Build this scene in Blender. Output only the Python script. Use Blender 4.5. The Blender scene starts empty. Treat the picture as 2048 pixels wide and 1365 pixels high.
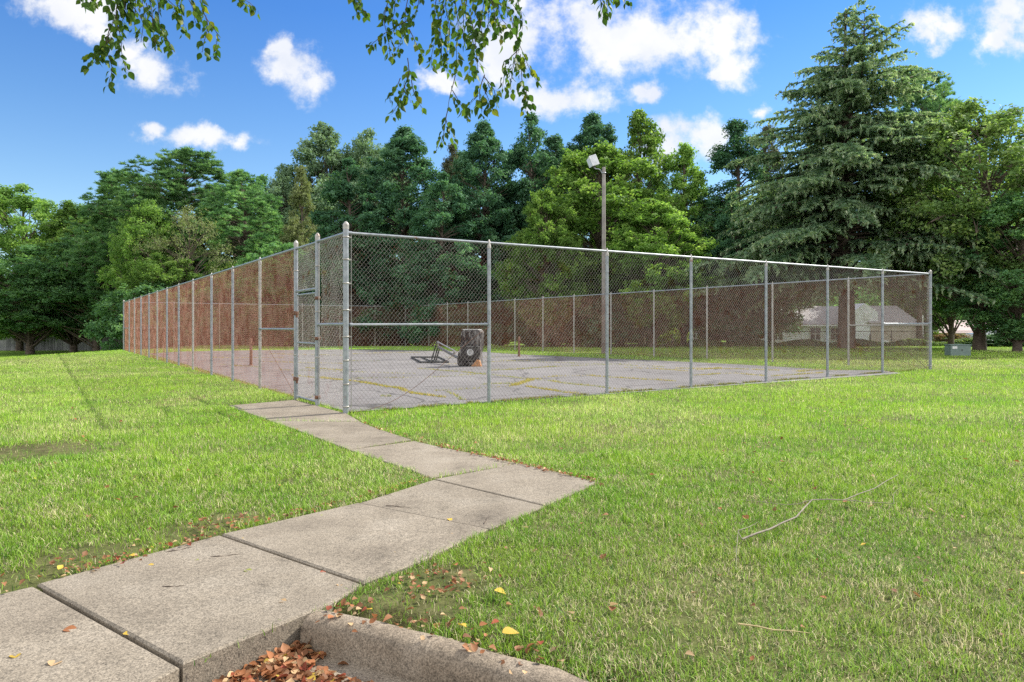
import bpy, math, random
import numpy as np
from mathutils import Vector, Matrix

SC = bpy.context.scene
COL = SC.collection
R = math.radians
F, CX, HY, CZ = 1400.0, 1024.0, 650.0, 1.5      # focal length, centre and horizon of the 2048 px photograph; eye height

# ------------------------------------------------------------------ ground shape
def sstep(t):
    t = np.clip(t, 0, 1); return t*t*(3-2*t)
def G(x, y):
    x = np.asarray(x, float); y = np.asarray(y, float)
    z = .00486*(np.clip(x, -30, 30)+2.8) - .00078*(np.clip(y, 0, 60)-11.8)
    z = z - 1.75*sstep((-24.9-x)/8.5)*sstep((y-8)/20.0)
    z = z - .7*sstep((y-50)/20.0)*sstep((x+26)/10.0)
    return z
def gz(x, y): return float(G(x, y))
def gp(px, py, dz=0.0):
    """ground point seen at a place of the photograph"""
    z = 0.0
    for _ in range(12):
        Y = F*(CZ-z)/(py-HY); X = (px-CX)/F*Y; z = gz(X, Y)+dz
    return (X, Y)
def at(px, py, Y):
    return ((px-CX)/F*Y, Y, CZ-(py-HY)/F*Y)

# ------------------------------------------------------------------ object helpers
def tag(o, label=None, cat=None, group=None, kind=None):
    if label: o['label'] = label
    if cat: o['category'] = cat
    if group: o['group'] = group
    if kind: o['kind'] = kind
    return o
def empty(name, loc=(0, 0, 0), rz=0.0):
    o = bpy.data.objects.new(name, None); COL.objects.link(o)
    o.location = loc; o.rotation_euler = (0, 0, rz); o.empty_display_size = .2
    return o
def link(name, me, mat=None, parent=None):
    o = bpy.data.objects.new(name, me); COL.objects.link(o)
    if mat is not None and not me.materials: me.materials.append(mat)
    if parent is not None: o.parent = parent
    return o
def np_mesh(name, V, faces, attrs=None, smooth=False):
    """V (n,3); faces: list of (m,k) index arrays"""
    me = bpy.data.meshes.new(name)
    V = np.asarray(V, np.float32)
    me.vertices.add(len(V)); me.vertices.foreach_set('co', V.ravel())
    loops = np.concatenate([f.ravel() for f in faces]).astype(np.int32)
    tot = np.concatenate([np.full(len(f), f.shape[1], np.int32) for f in faces])
    start = np.concatenate([[0], np.cumsum(tot)[:-1]]).astype(np.int32)
    me.loops.add(len(loops)); me.loops.foreach_set('vertex_index', loops)
    me.polygons.add(len(tot)); me.polygons.foreach_set('loop_start', start)
    if smooth: me.polygons.foreach_set('use_smooth', np.ones(len(tot), bool))
    me.update(calc_edges=True)
    for k, a in (attrs or {}).items():
        a = np.asarray(a, np.float32)
        if a.ndim == 1:
            at_ = me.attributes.new(k, 'FLOAT', 'FACE'); at_.data.foreach_set('value', a)
        else:
            at_ = me.attributes.new(k, 'FLOAT_COLOR', 'FACE')
            c = np.ones((len(a), 4), np.float32); c[:, :3] = a
            at_.data.foreach_set('color', c.ravel())
    return me

class MB:
    def __init__(s): s.v = []; s.f = []; s.sm = []
    def add(s, vs, fs, smooth=False):
        b = len(s.v); s.v += [tuple(v) for v in vs]
        s.f += [tuple(i+b for i in f) for f in fs]; s.sm += [smooth]*len(fs)
    def box(s, c, size, rz=0.0, M=None):
        hx, hy, hz = size[0]/2, size[1]/2, size[2]/2
        P = [Vector((x*hx, y*hy, z*hz)) for z in (-1, 1) for y in (-1, 1) for x in (-1, 1)]
        m = M if M is not None else Matrix.Rotation(rz, 3, 'Z')
        P = [m @ p + Vector(c) for p in P]
        s.add(P, [(0, 2, 3, 1), (4, 5, 7, 6), (0, 1, 5, 4), (2, 6, 7, 3), (0, 4, 6, 2), (1, 3, 7, 5)])
    def tube(s, pts, rad, n=8, caps=True, smooth=True):
        pts = [Vector(p) for p in pts]
        if not hasattr(rad, '__len__'): rad = [rad]*len(pts)
        rings = []; prev = None
        for i, p in enumerate(pts):
            d = (pts[min(i+1, len(pts)-1)]-pts[max(i-1, 0)])
            if d.length < 1e-9: d = Vector((0, 0, 1))
            d.normalize()
            if prev is None:
                a = Vector((0, 0, 1)) if abs(d.z) < .9 else Vector((1, 0, 0))
                u = d.cross(a).normalized()
            else:
                u = prev-d*prev.dot(d)
                if u.length < 1e-6: u = d.orthogonal()
                u.normalize()
            prev = u; w = d.cross(u)
            rings.append([p+(u*math.cos(k*2*math.pi/n)+w*math.sin(k*2*math.pi/n))*rad[i] for k in range(n)])
        vs = [q for r_ in rings for q in r_]; fs = []
        for i in range(len(pts)-1):
            for k in range(n):
                a, b = i*n+k, i*n+(k+1) % n
                fs.append((a, b, b+n, a+n))
        s.add(vs, fs, smooth)
        if caps:
            s.add(rings[0], [tuple(range(n-1, -1, -1))]); s.add(rings[-1], [tuple(range(n))])
    def lathe(s, c, prof, n=14, smooth=True):
        vs = []; fs = []
        for (r_, z) in prof:
            for k in range(n):
                a = k*2*math.pi/n; vs.append((c[0]+r_*math.cos(a), c[1]+r_*math.sin(a), c[2]+z))
        for i in range(len(prof)-1):
            for k in range(n):
                a, b = i*n+k, i*n+(k+1) % n; fs.append((a, b, b+n, a+n))
        s.add(vs, fs, smooth)
    def prism(s, poly, z0, z1, bevel=0.0):
        """vertical prism, counter-clockwise xy poly; z0/z1 numbers or functions of x,y"""
        f0 = z0 if callable(z0) else (lambda x, y: z0)
        f1 = z1 if callable(z1) else (lambda x, y: z1)
        n = len(poly)
        bot = [(x, y, f0(x, y)) for x, y in poly]
        if bevel > 0:
            inn = inset(poly, bevel)
            mid = [(x, y, f1(x, y)-bevel*.8) for x, y in poly]
            top = [(x, y, f1(x, y)) for x, y in inn]
            vs = bot+mid+top
            fs = [tuple(range(2*n, 3*n)), tuple(range(n-1, -1, -1))]
            for i in range(n):
                j = (i+1) % n
                fs += [(i, j, n+j, n+i), (n+i, n+j, 2*n+j, 2*n+i)]
        else:
            vs = bot+[(x, y, f1(x, y)) for x, y in poly]
            fs = [tuple(range(n, 2*n)), tuple(range(n-1, -1, -1))]
            for i in range(n):
                j = (i+1) % n; fs.append((i, j, n+j, n+i))
        s.add(vs, fs)
    def mesh(s, name):
        me = bpy.data.meshes.new(name); me.from_pydata(s.v, [], s.f)
        me.polygons.foreach_set('use_smooth', s.sm); me.update(); return me
    def build(s, name, mat, parent=None, bevel=0.0):
        o = link(name, s.mesh(name), mat, parent)
        if bevel > 0:
            m = o.modifiers.new('bevel', 'BEVEL'); m.width = bevel; m.segments = 2; m.limit_method = 'ANGLE'; m.angle_limit = R(40)
        return o
def inset(poly, d):
    n = len(poly); out = []
    for i in range(n):
        p0, p1, p2 = Vector(poly[i-1]), Vector(poly[i]), Vector(poly[(i+1) % n])
        e1 = (p1-p0).normalized(); e2 = (p2-p1).normalized()
        n1 = Vector((-e1.y, e1.x)); n2 = Vector((-e2.y, e2.x))
        b = n1+n2; b = b/max(b.length_squared*.5, .3)
        out.append(tuple(p1+b*d))
    return out
def ccw(poly):
    a = sum(poly[i-1][0]*poly[i][1]-poly[i][0]*poly[i-1][1] for i in range(len(poly)))
    return list(poly) if a > 0 else list(poly)[::-1]
def inpoly(x, y, poly):
    r = np.zeros(len(x), bool); n = len(poly)
    for i in range(n):
        x0, y0 = poly[i-1]; x1, y1 = poly[i]
        if y0 == y1: continue
        c = ((y0 > y) != (y1 > y)) & (x < (x1-x0)*(y-y0)/(y1-y0)+x0)
        r ^= c
    return r
_rs = np.random.RandomState(5)
_lat = _rs.rand(256, 256)
def vnoise(x, y, s):
    x = np.asarray(x)/s+57.3; y = np.asarray(y)/s+91.7
    xi = np.floor(x).astype(int); yi = np.floor(y).astype(int); fx = x-xi; fy = y-yi
    fx = fx*fx*(3-2*fx); fy = fy*fy*(3-2*fy)
    g = lambda a, b: _lat[a % 256, b % 256]
    return (g(xi, yi)*(1-fx)+g(xi+1, yi)*fx)*(1-fy)+(g(xi, yi+1)*(1-fx)+g(xi+1, yi+1)*fx)*fy
def fbm(x, y, s): return .5*vnoise(x, y, s)+.3*vnoise(x, y, s*.45)+.2*vnoise(x, y, s*.2)

# ------------------------------------------------------------------ materials
class NT:
    def __init__(s, mat): s.t = mat.node_tree; s.n = s.t.nodes
    def new(s, typ, **kw):
        n = s.n.new(typ)
        for k, v in kw.items():
            if k.startswith('i_'): n.inputs[k[2:].replace('_', ' ')].default_value = v
            else: setattr(n, k, v)
        return n
    def l(s, a, b): s.t.links.new(a, b)
def material(name):
    m = bpy.data.materials.new(name); m.use_nodes = True
    nt = NT(m); b = m.node_tree.nodes['Principled BSDF']
    return m, nt, b
def ramp(nt, src, stops, interp='LINEAR'):
    r = nt.new('ShaderNodeValToRGB'); cr = r.color_ramp; cr.interpolation = interp
    while len(cr.elements) < len(stops): cr.elements.new(.5)
    for e, (p, c) in zip(cr.elements, stops):
        e.position = p; e.color = (c[0], c[1], c[2], 1) if hasattr(c, '__len__') else (c, c, c, 1)
    nt.l(src, r.inputs['Fac']); return r.outputs['Color']
def noise(nt, scale, detail=4, rough=.55, coord='Object', vec=None):
    n = nt.new('ShaderNodeTexNoise'); n.inputs['Scale'].default_value = scale
    n.inputs['Detail'].default_value = detail; n.inputs['Roughness'].default_value = rough
    if vec is None:
        tc = nt.new('ShaderNodeTexCoord'); vec = tc.outputs[coord]
    nt.l(vec, n.inputs['Vector']); return n.outputs['Fac']
def mixc(nt, fac, a, b, mode='MIX'):
    m = nt.new('ShaderNodeMix', data_type='RGBA', blend_type=mode)
    for s, v in ((0, fac), (6, a), (7, b)):
        if isinstance(v, (int, float)): m.inputs[s].default_value = v
        elif isinstance(v, tuple): m.inputs[s].default_value = (v[0], v[1], v[2], 1)
        else: nt.l(v, m.inputs[s])
    return m.outputs[2]
def bump(nt, b, h, strength=.3, dist=.01):
    n = nt.new('ShaderNodeBump'); n.inputs['Strength'].default_value = strength; n.inputs['Distance'].default_value = dist
    nt.l(h, n.inputs['Height']); nt.l(n.outputs['Normal'], b.inputs['Normal'])
def simple(name, c1, c2=None, scale=6, rough=.7, metal=0.0, bumpd=0.0, spec=.5):
    m, nt, b = material(name)
    c2 = c2 or tuple(x*.7 for x in c1)
    f = noise(nt, scale, 5, .6)
    col = ramp(nt, f, [(.3, c2), (.7, c1)])
    nt.l(col, b.inputs['Base Color']); b.inputs['Roughness'].default_value = rough; b.inputs['Metallic'].default_value = metal
    b.inputs['Specular IOR Level'].default_value = spec
    if bumpd: bump(nt, b, f, .5, bumpd)
    return m
def metal_mat(name, base, dark, rust=.66, rustc=(.22, .09, .04), metal=.55, rough=.42):
    m, nt, b = material(name)
    f = noise(nt, 9, 6, .65); c = ramp(nt, f, [(.35, dark), (.65, base)])
    g = noise(nt, 3.1, 8, .7); rf = ramp(nt, g, [(rust, 0), (rust+.06, 1)])
    nt.l(mixc(nt, rf, c, rustc), b.inputs['Base Color'])
    b.inputs['Metallic'].default_value = metal; b.inputs['Roughness'].default_value = rough
    return m
def leaf_mat(name, stops, trans=.35, tcol=1.5, rough=.65, sat=None):
    m, nt, b = material(name)
    a = nt.new('ShaderNodeAttribute', attribute_name='v')
    oi = nt.new('ShaderNodeObjectInfo')
    c = ramp(nt, a.outputs['Fac'], stops)
    hs = nt.new('ShaderNodeHueSaturation')
    mr = nt.new('ShaderNodeMapRange'); mr.inputs['To Min'].default_value = .8; mr.inputs['To Max'].default_value = 1.2
    nt.l(oi.outputs['Random'], mr.inputs['Value']); nt.l(mr.outputs[0], hs.inputs['Value']); nt.l(c, hs.inputs['Color'])
    c = hs.outputs['Color']
    nt.l(c, b.inputs['Base Color']); b.inputs['Roughness'].default_value = rough
    b.inputs['Specular IOR Level'].default_value = .12
    t = nt.new('ShaderNodeBsdfTranslucent')
    tc = mixc(nt, 1.0, c, (tcol, tcol*1.05, tcol*.55), 'MULTIPLY'); nt.l(tc, t.inputs['Color'])
    mx = nt.new('ShaderNodeMixShader'); mx.inputs[0].default_value = trans
    nt.l(b.outputs[0], mx.inputs[1]); nt.l(t.outputs[0], mx.inputs[2])
    nt.l(mx.outputs[0], nt.n['Material Output'].inputs['Surface'])
    return m
def color_attr_mat(name, rough=.6, trans=.3, spec=.25):
    m, nt, b = material(name)
    a = nt.new('ShaderNodeAttribute', attribute_name='Col')
    nt.l(a.outputs['Color'], b.inputs['Base Color']); b.inputs['Roughness'].default_value = rough
    b.inputs['Specular IOR Level'].default_value = spec
    t = nt.new('ShaderNodeBsdfTranslucent'); nt.l(a.outputs['Color'], t.inputs['Color'])
    mx = nt.new('ShaderNodeMixShader'); mx.inputs[0].default_value = trans
    nt.l(b.outputs[0], mx.inputs[1]); nt.l(t.outputs[0], mx.inputs[2])
    nt.l(mx.outputs[0], nt.n['Material Output'].inputs['Surface'])
    return m

M = {}
M['steel'] = metal_mat('galvanised_steel', (.33, .35, .37), (.21, .23, .25), .66, (.22, .09, .04), .35, .42)
M['steel_old'] = metal_mat('weathered_steel', (.42, .40, .37), (.29, .27, .24), .62, (.20, .11, .07), .35, .5)
M['wire'] = metal_mat('galvanised_wire', (.40, .37, .33), (.27, .23, .195), .56, (.22, .10, .06), .2, .45)
M['wire_rust'] = metal_mat('rusty_wire', (.36, .19, .13), (.27, .12, .075), .50, (.24, .075, .04), .1, .6)
M['rust'] = simple('rusty_iron', (.20, .095, .055), (.10, .05, .032), 14, .85)
M['dark_steel'] = simple('black_steel', (.05, .05, .05), (.03, .03, .03), 10, .5)
M['bark'] = simple('tree_bark', (.16, .12, .09), (.06, .045, .035), 5, .9, bumpd=.03)
M['bark_grey'] = simple('grey_bark', (.26, .23, .20), (.12, .10, .085), 6, .9, bumpd=.03)
M['twig'] = simple('dry_twig', (.27, .23, .18), (.13, .11, .085), 20, .85)
M['twig_dark'] = simple('dark_twig', (.10, .07, .05), (.05, .035, .03), 20, .8)

def concrete(name, c1, c2, c3):
    m, nt, b = material(name)
    f = noise(nt, 120, 3, .7); g = noise(nt, 1.6, 6, .6); h = noise(nt, 38, 4, .7)
    base = ramp(nt, g, [(.3, c2), (.5, c1), (.72, c3)])
    sp = ramp(nt, f, [(.36, .48), (.5, .97), (.66, 1.42)])
    sp2 = ramp(nt, h, [(.34, .72), (.5, 1.0), (.66, 1.10)])
    c = mixc(nt, 1.0, base, sp, 'MULTIPLY'); c = mixc(nt, 1.0, c, sp2, 'MULTIPLY')
    st_ = noise(nt, 3.3, 7, .72); c = mixc(nt, 1.0, c, ramp(nt, st_, [(.30, .62), (.42, .95), (.6, 1.0), (.75, 1.12)]), 'MULTIPLY')
    va = nt.new('ShaderNodeAttribute', attribute_name='v'); c = mixc(nt, 1.0, c, ramp(nt, va.outputs['Fac'], [(0, 1.0), (1, .72)]), 'MULTIPLY')
    nt.l(c, b.inputs['Base Color']); b.inputs['Roughness'].default_value = .9
    b.inputs['Specular IOR Level'].default_value = .25
    bump(nt, b, f, .55, .006)
    return m
M['concrete'] = concrete('worn_concrete', (.25, .212, .162), (.185, .155, .118), (.30, .26, .205))
M['kerb'] = concrete('kerb_concrete', (.23, .185, .135), (.14, .11, .08), (.31, .26, .20))

def asphalt():
    m, nt, b = material('old_asphalt')
    f = noise(nt, 70, 3, .7); g = noise(nt, .35, 6, .6); k = noise(nt, 4, 5, .7)
    base = ramp(nt, g, [(.3, (.160, .150, .146)), (.55, (.196, .184, .180)), (.75, (.226, .214, .206))])
    c = mixc(nt, 1.0, base, ramp(nt, f, [(.35, .7), (.65, 1.2)]), 'MULTIPLY')
    c = mixc(nt, 1.0, c, ramp(nt, k, [(.3, .86), (.6, 1.06)]), 'MULTIPLY')
    tcc = nt.new('ShaderNodeTexCoord'); nz = nt.new('ShaderNodeTexNoise'); nz.inputs['Scale'].default_value = .9; nz.inputs['Detail'].default_value = 7; nt.l(tcc.outputs['Object'], nz.inputs['Vector'])
    vm = nt.new('ShaderNodeVectorMath', operation='MULTIPLY_ADD'); nt.l(nz.outputs['Color'], vm.inputs[0]); vm.inputs[1].default_value = (1.6, 1.6, 0); nt.l(tcc.outputs['Object'], vm.inputs[2])
    wv = nt.new('ShaderNodeTexVoronoi', feature='DISTANCE_TO_EDGE'); wv.inputs['Scale'].default_value = .33; nt.l(vm.outputs[0], wv.inputs['Vector'])
    c = mixc(nt, 1.0, c, ramp(nt, wv.outputs['Distance'], [(0, .45), (.006, .6), (.014, 1.0)]), 'MULTIPLY')
    c = mixc(nt, 1.0, c, ramp(nt, noise(nt, .9, 8, .7), [(.33, .72), (.45, 1.0), (.62, 1.0), (.72, 1.12)]), 'MULTIPLY')
    nt.l(c, b.inputs['Base Color']); b.inputs['Roughness'].default_value = .92; b.inputs['Specular IOR Level'].default_value = .2
    bump(nt, b, f, .4, .005); return m
M['asphalt'] = asphalt()
def soil():
    m, nt, b = material('lawn_soil')
    g = noise(nt, .16, 6, .65); f = noise(nt, 9, 5, .7); h = noise(nt, 1.1, 5, .7)
    green = ramp(nt, g, [(.3, (.13, .27, .028)), (.5, (.17, .30, .038)), (.7, (.24, .31, .07))])
    thatch = ramp(nt, g, [(.3, (.075, .065, .03)), (.5, (.09, .10, .032)), (.7, (.15, .11, .06))])
    tcx = nt.new('ShaderNodeTexCoord'); sx = nt.new('ShaderNodeSeparateXYZ'); nt.l(tcx.outputs['Object'], sx.inputs[0])
    mr = nt.new('ShaderNodeMapRange'); mr.inputs['From Min'].default_value = 34; mr.inputs['From Max'].default_value = 46; nt.l(sx.outputs['Y'], mr.inputs['Value'])
    base = mixc(nt, mr.outputs[0], thatch, green)
    s = ramp(nt, h, [(.5, 0), (.75, .6)])
    c = mixc(nt, s, base, (.19, .17, .08))
    c = mixc(nt, 1.0, c, ramp(nt, f, [(.3, .5), (.5, .95), (.7, 1.35)]), 'MULTIPLY')
    nt.l(c, b.inputs['Base Color']); b.inputs['Roughness'].default_value = .95; b.inputs['Specular IOR Level'].default_value = .1
    bump(nt, b, f, .7, .05); return m
M['soil'] = soil()
M['grass'] = color_attr_mat('grass_blades', .55, .35, .3)
M['dead_leaf'] = color_attr_mat('dead_leaf', .65, .25, .3)

# ------------------------------------------------------------------ layout
def ray_on(px, A, B):
    """where the sight line of column px meets the ground line A-B"""
    k = (px-CX)/F; dx, dy = B[0]-A[0], B[1]-A[1]
    t = (k*A[1]-A[0])/(dx-k*dy)
    return t
N0 = (-2.80, 11.80); R0 = (13.30, 22.26); L0 = (-24.4, 44.0); B0 = (L0[0]+R0[0]-N0[0], L0[1]+R0[1]-N0[1])
FH = 3.05

# path slabs (corner places in the photograph, laid on the ground)
slabs_px = [
    [(-420, 1290), (70, 1174), (364, 1337), (250, 1400), (-300, 1600)],
    [(70, 1174), (440, 1074), (728, 1174), (660, 1216), (608, 1237), (364, 1337)],
    [(440, 1074), (717, 1010), (980, 1063), (840, 1130), (728, 1174)],
    [(717, 1010), (868, 962), (1092, 1016), (980, 1063)],
    [(868, 962), (1040, 930), (1120, 949), (1193, 968), (1172, 980), (1092, 1016)],
    [(862, 959), (824, 944), (697, 902), (830, 884), (880, 896), (960, 912), (1040, 930)],
    [(697, 902), (592, 862), (540, 844), (722, 846), (756, 860), (824, 882)],
    [(540, 843), (455, 813), (590, 801), (694, 829), (722, 845)],
]
slab_polys = []
for s in slabs_px:
    P = ccw([gp(*p) for p in s])
    P = inset(P, .0085 if len(slab_polys) < 3 else .006)
    slab_polys.append(P)
path_outline = [ccw([gp(*p) for p in s]) for s in slabs_px]
# asphalt court
court_px_back = [(1806, 748), (1765, 742), (1655, 741), (1533, 733), (1380, 725), (1213, 718), (1022, 709), (970, 704.5), (823, 701.5), (700, 699.5), (513, 701), (362, 704), (296, 708)]
court_poly = ccw([(N0[0]+.02, N0[1]+.12)]+[gp(*p) for p in court_px_back])
# parking bay corner
KC = gp(612, 1236)
kb_px = [(640, 1226), (672, 1232), (752, 1246), (824, 1266), (944, 1296), (1120, 1344), (1168, 1365)]
kerb_back = [gp(*p) for p in kb_px]
d = Vector(kerb_back[-1])-Vector(kerb_back[-3]); d.normalize()
kerb_back += [tuple(Vector(kerb_back[-1])+d*1.2), tuple(Vector(kerb_back[-1])+d*6)]
s_dir = (Vector(gp(364, 1337))-Vector(gp(608, 1237))).normalized()
lot_poly = [tuple(Vector(KC)), tuple(Vector(KC)+s_dir*9)] + [(-6, -9), (9, -9)] + [tuple(p) for p in kerb_back[::-1][:-1]]
LOT_Z = -.115

def off_lawn(x, y):
    m = inpoly(x, y, court_poly) | inpoly(x, y, lot_poly)
    for p in path_outline: m |= inpoly(x, y, p)
    return m

# ------------------------------------------------------------------ ground sheets
def ground_sheet():
    xs = np.unique(np.round(np.concatenate([np.linspace(-420, -60, 25), np.linspace(-60, -8, 53), np.linspace(-8, -4, 21), np.linspace(-4, 6, 126), np.linspace(6, 10, 21), np.linspace(10, 60, 51), np.linspace(60, 420, 25)]), 4))
    ys = np.unique(np.round(np.concatenate([np.linspace(-60, -8, 14), np.linspace(-8, 1, 46), np.linspace(1, 5, 51), np.linspace(5, 10, 26), np.linspace(10, 100, 91), np.linspace(100, 700, 41)]), 4))
    X, Y = np.meshgrid(xs, ys); Z = G(X, Y)
    ins = inpoly(X.ravel(), Y.ravel(), inset(ccw(lot_poly), -.10)).reshape(X.shape)
    Z[ins] -= .30
    def anyp(dx, dy):
        m_ = np.zeros(X.size, bool)
        for P in path_outline: m_ |= inpoly(X.ravel()+dx, Y.ravel()+dy, P)
        return m_
    k = anyp(.0, .0)
    for dx, dy in ((.1, 0), (-.1, 0), (0, .1), (0, -.1), (.075, .075), (-.075, .075), (.075, -.075), (-.075, -.075)): k &= anyp(dx, dy)
    Z[k.reshape(X.shape) & ~ins.reshape(X.shape)] -= .07
    V = np.stack([X.ravel(), Y.ravel(), Z.ravel()], 1)
    nx = len(xs); ny = len(ys)
    i = np.arange((ny-1)*nx).reshape(ny-1, nx)[:, :-1].ravel()
    Fq = np.stack([i, i+1, i+nx+1, i+nx], 1)
    o = link('lawn', np_mesh('lawn', V, [Fq], smooth=True), M['soil']); tag(o, kind='structure')
ground_sheet()
mb = MB(); slab_v = []
for k, P in enumerate(slab_polys):
    dz = (.010, .018, .022, .014, .018, .012, .016, .012)[k]
    thick = .22 if k < 2 else .1
    nf0 = len(mb.f); mb.prism(P, lambda x, y: gz(x, y)-thick, lambda x, y, dz=dz: gz(x, y)+dz, .012 if k < 3 else .007)
    slab_v += [(.0, .22, .05, .30, .12, .0, .28, .1)[k]]*(len(mb.f)-nf0)
o = mb.build('path', M['concrete']); o.data.attributes.new('v', 'FLOAT', 'FACE').data.foreach_set('value', np.array(slab_v, np.float32)); tag(o, kind='structure')
mb = MB(); mb.add([(x, y, gz(x, y)+.012) for x, y in court_poly], [tuple(range(len(court_poly)))])
o = mb.build('court_surface', M['asphalt']); tag(o, kind='structure')
mb = MB()
lp = ccw(lot_poly); mb.add([(x, y, LOT_Z) for x, y in lp], [tuple(range(len(lp)))])
o = mb.build('parking_lot', M['kerb']); tag(o, kind='structure')
# kerb: swept profile, back edge given
def kerb():
    pts = [Vector(p) for p in kerb_back]; prof = [(0, -.25), (0, -.015), (.012, .004), (.05, .012), (.095, .008), (.125, -.008), (.143, -.03), (.152, -.06), (.158, -.25)]
    rings = []
    # resample
    P2 = [pts[0]]
    for a, b in zip(pts[:-1], pts[1:]):
        n = max(1, int((b-a).length/.12))
        P2 += [a+(b-a)*k/n for k in range(1, n+1)]
    vs = []; fs = []; m = len(prof)
    for i, p in enumerate(P2):
        d = (P2[min(i+1, len(P2)-1)]-P2[max(i-1, 0)]).normalized()
        nrm = Vector((d.y, -d.x))
        for (a, z) in prof:
            q = p+nrm*a
            w = (.004*math.sin(i*1.7+a*60)+.003*math.sin(i*.61)) if z > -.2 else 0
            vs.append((q.x, q.y, gz(p.x, p.y)+.015+z+w))
    for i in range(len(P2)-1):
        for k in range(m-1):
            a = i*m+k; fs.append((a, a+m, a+m+1, a+1))
    b = MB(); b.add(vs, fs, True); b.add(vs[:m], [tuple(range(m))])
    o = b.build('kerb', M['kerb']); tag(o, kind='structure')
kerb()

# ------------------------------------------------------------------ grass
def grass():
    rng = np.random.RandomState(11)
    Vs = []; Fs3 = []; C = []; nv = 0
    # candidate points by distance band
    bands = [(2.6, 4, 7000), (4, 5, 6400), (5, 6.5, 5000), (6.5, 8, 3900), (8, 10, 2700), (10, 13, 1750), (13, 17, 1100), (17, 22, 720), (22, 28, 450), (28, 36, 300), (36, 46, 180)]
    for (y0, y1, dens) in bands:
        hw = .74*y1+1.8
        n = int(2*hw*(y1-y0)*dens*1.25)
        x = rng.uniform(-hw, hw, n); y = rng.uniform(y0, y1, n)
        k = np.abs(x) < .74*y+1.6
        x, y = x[k], y[k]
        p1 = fbm(x, y, 2.6); p2 = fbm(x+40, y-13, .8); 
        # a few blades lean over the path edges: test a jittered place
        jx = x+rng.normal(0, .018, len(x)); jy = y+rng.normal(0, .018, len(x))
        keep = ~off_lawn(jx, jy)
        thin = 1.0-.55*sstep((fbm(x-9, y+31, 1.1)-.62)/.12)
        # worn earth beside the kerb and along the path edge
        for (cx, cy, rr) in bare: thin = np.minimum(thin, .10+.9*sstep((np.hypot((x-cx), (y-cy))/rr-.55)/.6))
        keep &= rng.rand(len(x)) < thin
        x, y, p1, p2 = x[keep], y[keep], p1[keep], p2[keep]
        n = len(x); z = G(x, y)
        sc = (np.maximum(y, 4)/5.0)**.45
        tuft = vnoise(x+3, y-7, .13)
        h = rng.uniform(.024, .062, n)*(.30+.6*p2+.95*tuft)*np.minimum(sc, 1.35)
        w = rng.uniform(.0026, .0048, n)*sc*1.15
        az = rng.uniform(0, 2*np.pi, n); lean = np.abs(rng.normal(0, .75, n)); lean = np.clip(lean, 0, 1.35)
        hx = np.cos(az)*np.sin(lean); hy = np.sin(az)*np.sin(lean); hz = np.cos(lean)
        th = az+np.pi/2+rng.normal(0, .8, n); bx = np.cos(th)*w/2; by = np.sin(th)*w/2
        # colour
        u = rng.rand(n); p4 = fbm(x-21, y+5, 5.5); p5 = fbm(x+8, y+77, .35); yel = np.clip((.5*p1+.5*p4-.44)*4.5, 0, 1)
        lush = np.array([.115, .265, .014]); mid = np.array([.215, .335, .026]); pale = np.array([.34, .40, .12]); straw = np.array([.58, .51, .30]); dark = np.array([.045, .12, .016])
        near = np.clip((13-y)/8, 0, 1)
        col = lush+(mid-lush)*np.clip(p2*1.5-.15+rng.normal(0, .15, n), 0, 1)[:, None]
        col += (pale-col)*(np.clip(yel*.55+rng.normal(0, .12, n), 0, .8))[:, None]
        ps = (.05+.13*near)+.32*yel*np.clip(p2*1.4, 0, 1)*(.35+.65*near)+.26*np.clip((p5-.55)*4, 0, 1)*(.3+.7*near)
        st = u < ps; col[st] = straw*rng.uniform(.65, 1.15, (st.sum(), 1))
        dk = (u > .86); col[dk] = dark
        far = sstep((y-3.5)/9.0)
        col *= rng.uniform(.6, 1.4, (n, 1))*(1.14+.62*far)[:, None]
        h[st] *= .8; lean[st] += .2
        base = np.stack([x, y, z-.004], 1)
        B = np.stack([bx, by, np.zeros(n)], 1); D = np.stack([hx, hy, hz], 1)
        if y1 <= 9:
            m1 = base+D*(h*.55)[:, None]+np.array([0, 0, 1])*(h*.08)[:, None]
            D2 = D+np.stack([np.cos(az)*.55, np.sin(az)*.55, -.25*np.ones(n)], 1)
            tip = m1+D2*(h*.5)[:, None]
            V = np.stack([base-B, base+B, m1+B*.75, m1-B*.75, tip], 1).reshape(-1, 3)
            i = np.arange(n)*5+nv
            Fs3.append(np.stack([i, i+1, i+2], 1)); Fs3.append(np.stack([i, i+2, i+3], 1)); Fs3.append(np.stack([i+3, i+2, i+4], 1))
            C += [col, col, col*1.05]; nv += 5*n
        else:
            tip = base+D*h[:, None]
            V = np.stack([base-B, base+B, tip], 1).reshape(-1, 3)
            i = np.arange(n)*3+nv; Fs3.append(np.stack([i, i+1, i+2], 1)); C.append(col); nv += 3*n
        Vs.append(V)
    me = np_mesh('grass', np.concatenate(Vs), [np.concatenate(Fs3)], {'Col': np.concatenate(C)})
    o = link('grass', me, M['grass']); tag(o, kind='stuff')
bare = [gp(890, 1165)+(.30,), gp(700, 1235)+(.22,), gp(820, 1215)+(.35,), gp(390, 1065)+(.34,), gp(470, 1038)+(.26,), gp(150, 1120)+(.35,), gp(40, 1165)+(.3,), gp(230, 1105)+(.25,), gp(60, 905)+(.9,)]
grass()

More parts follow.
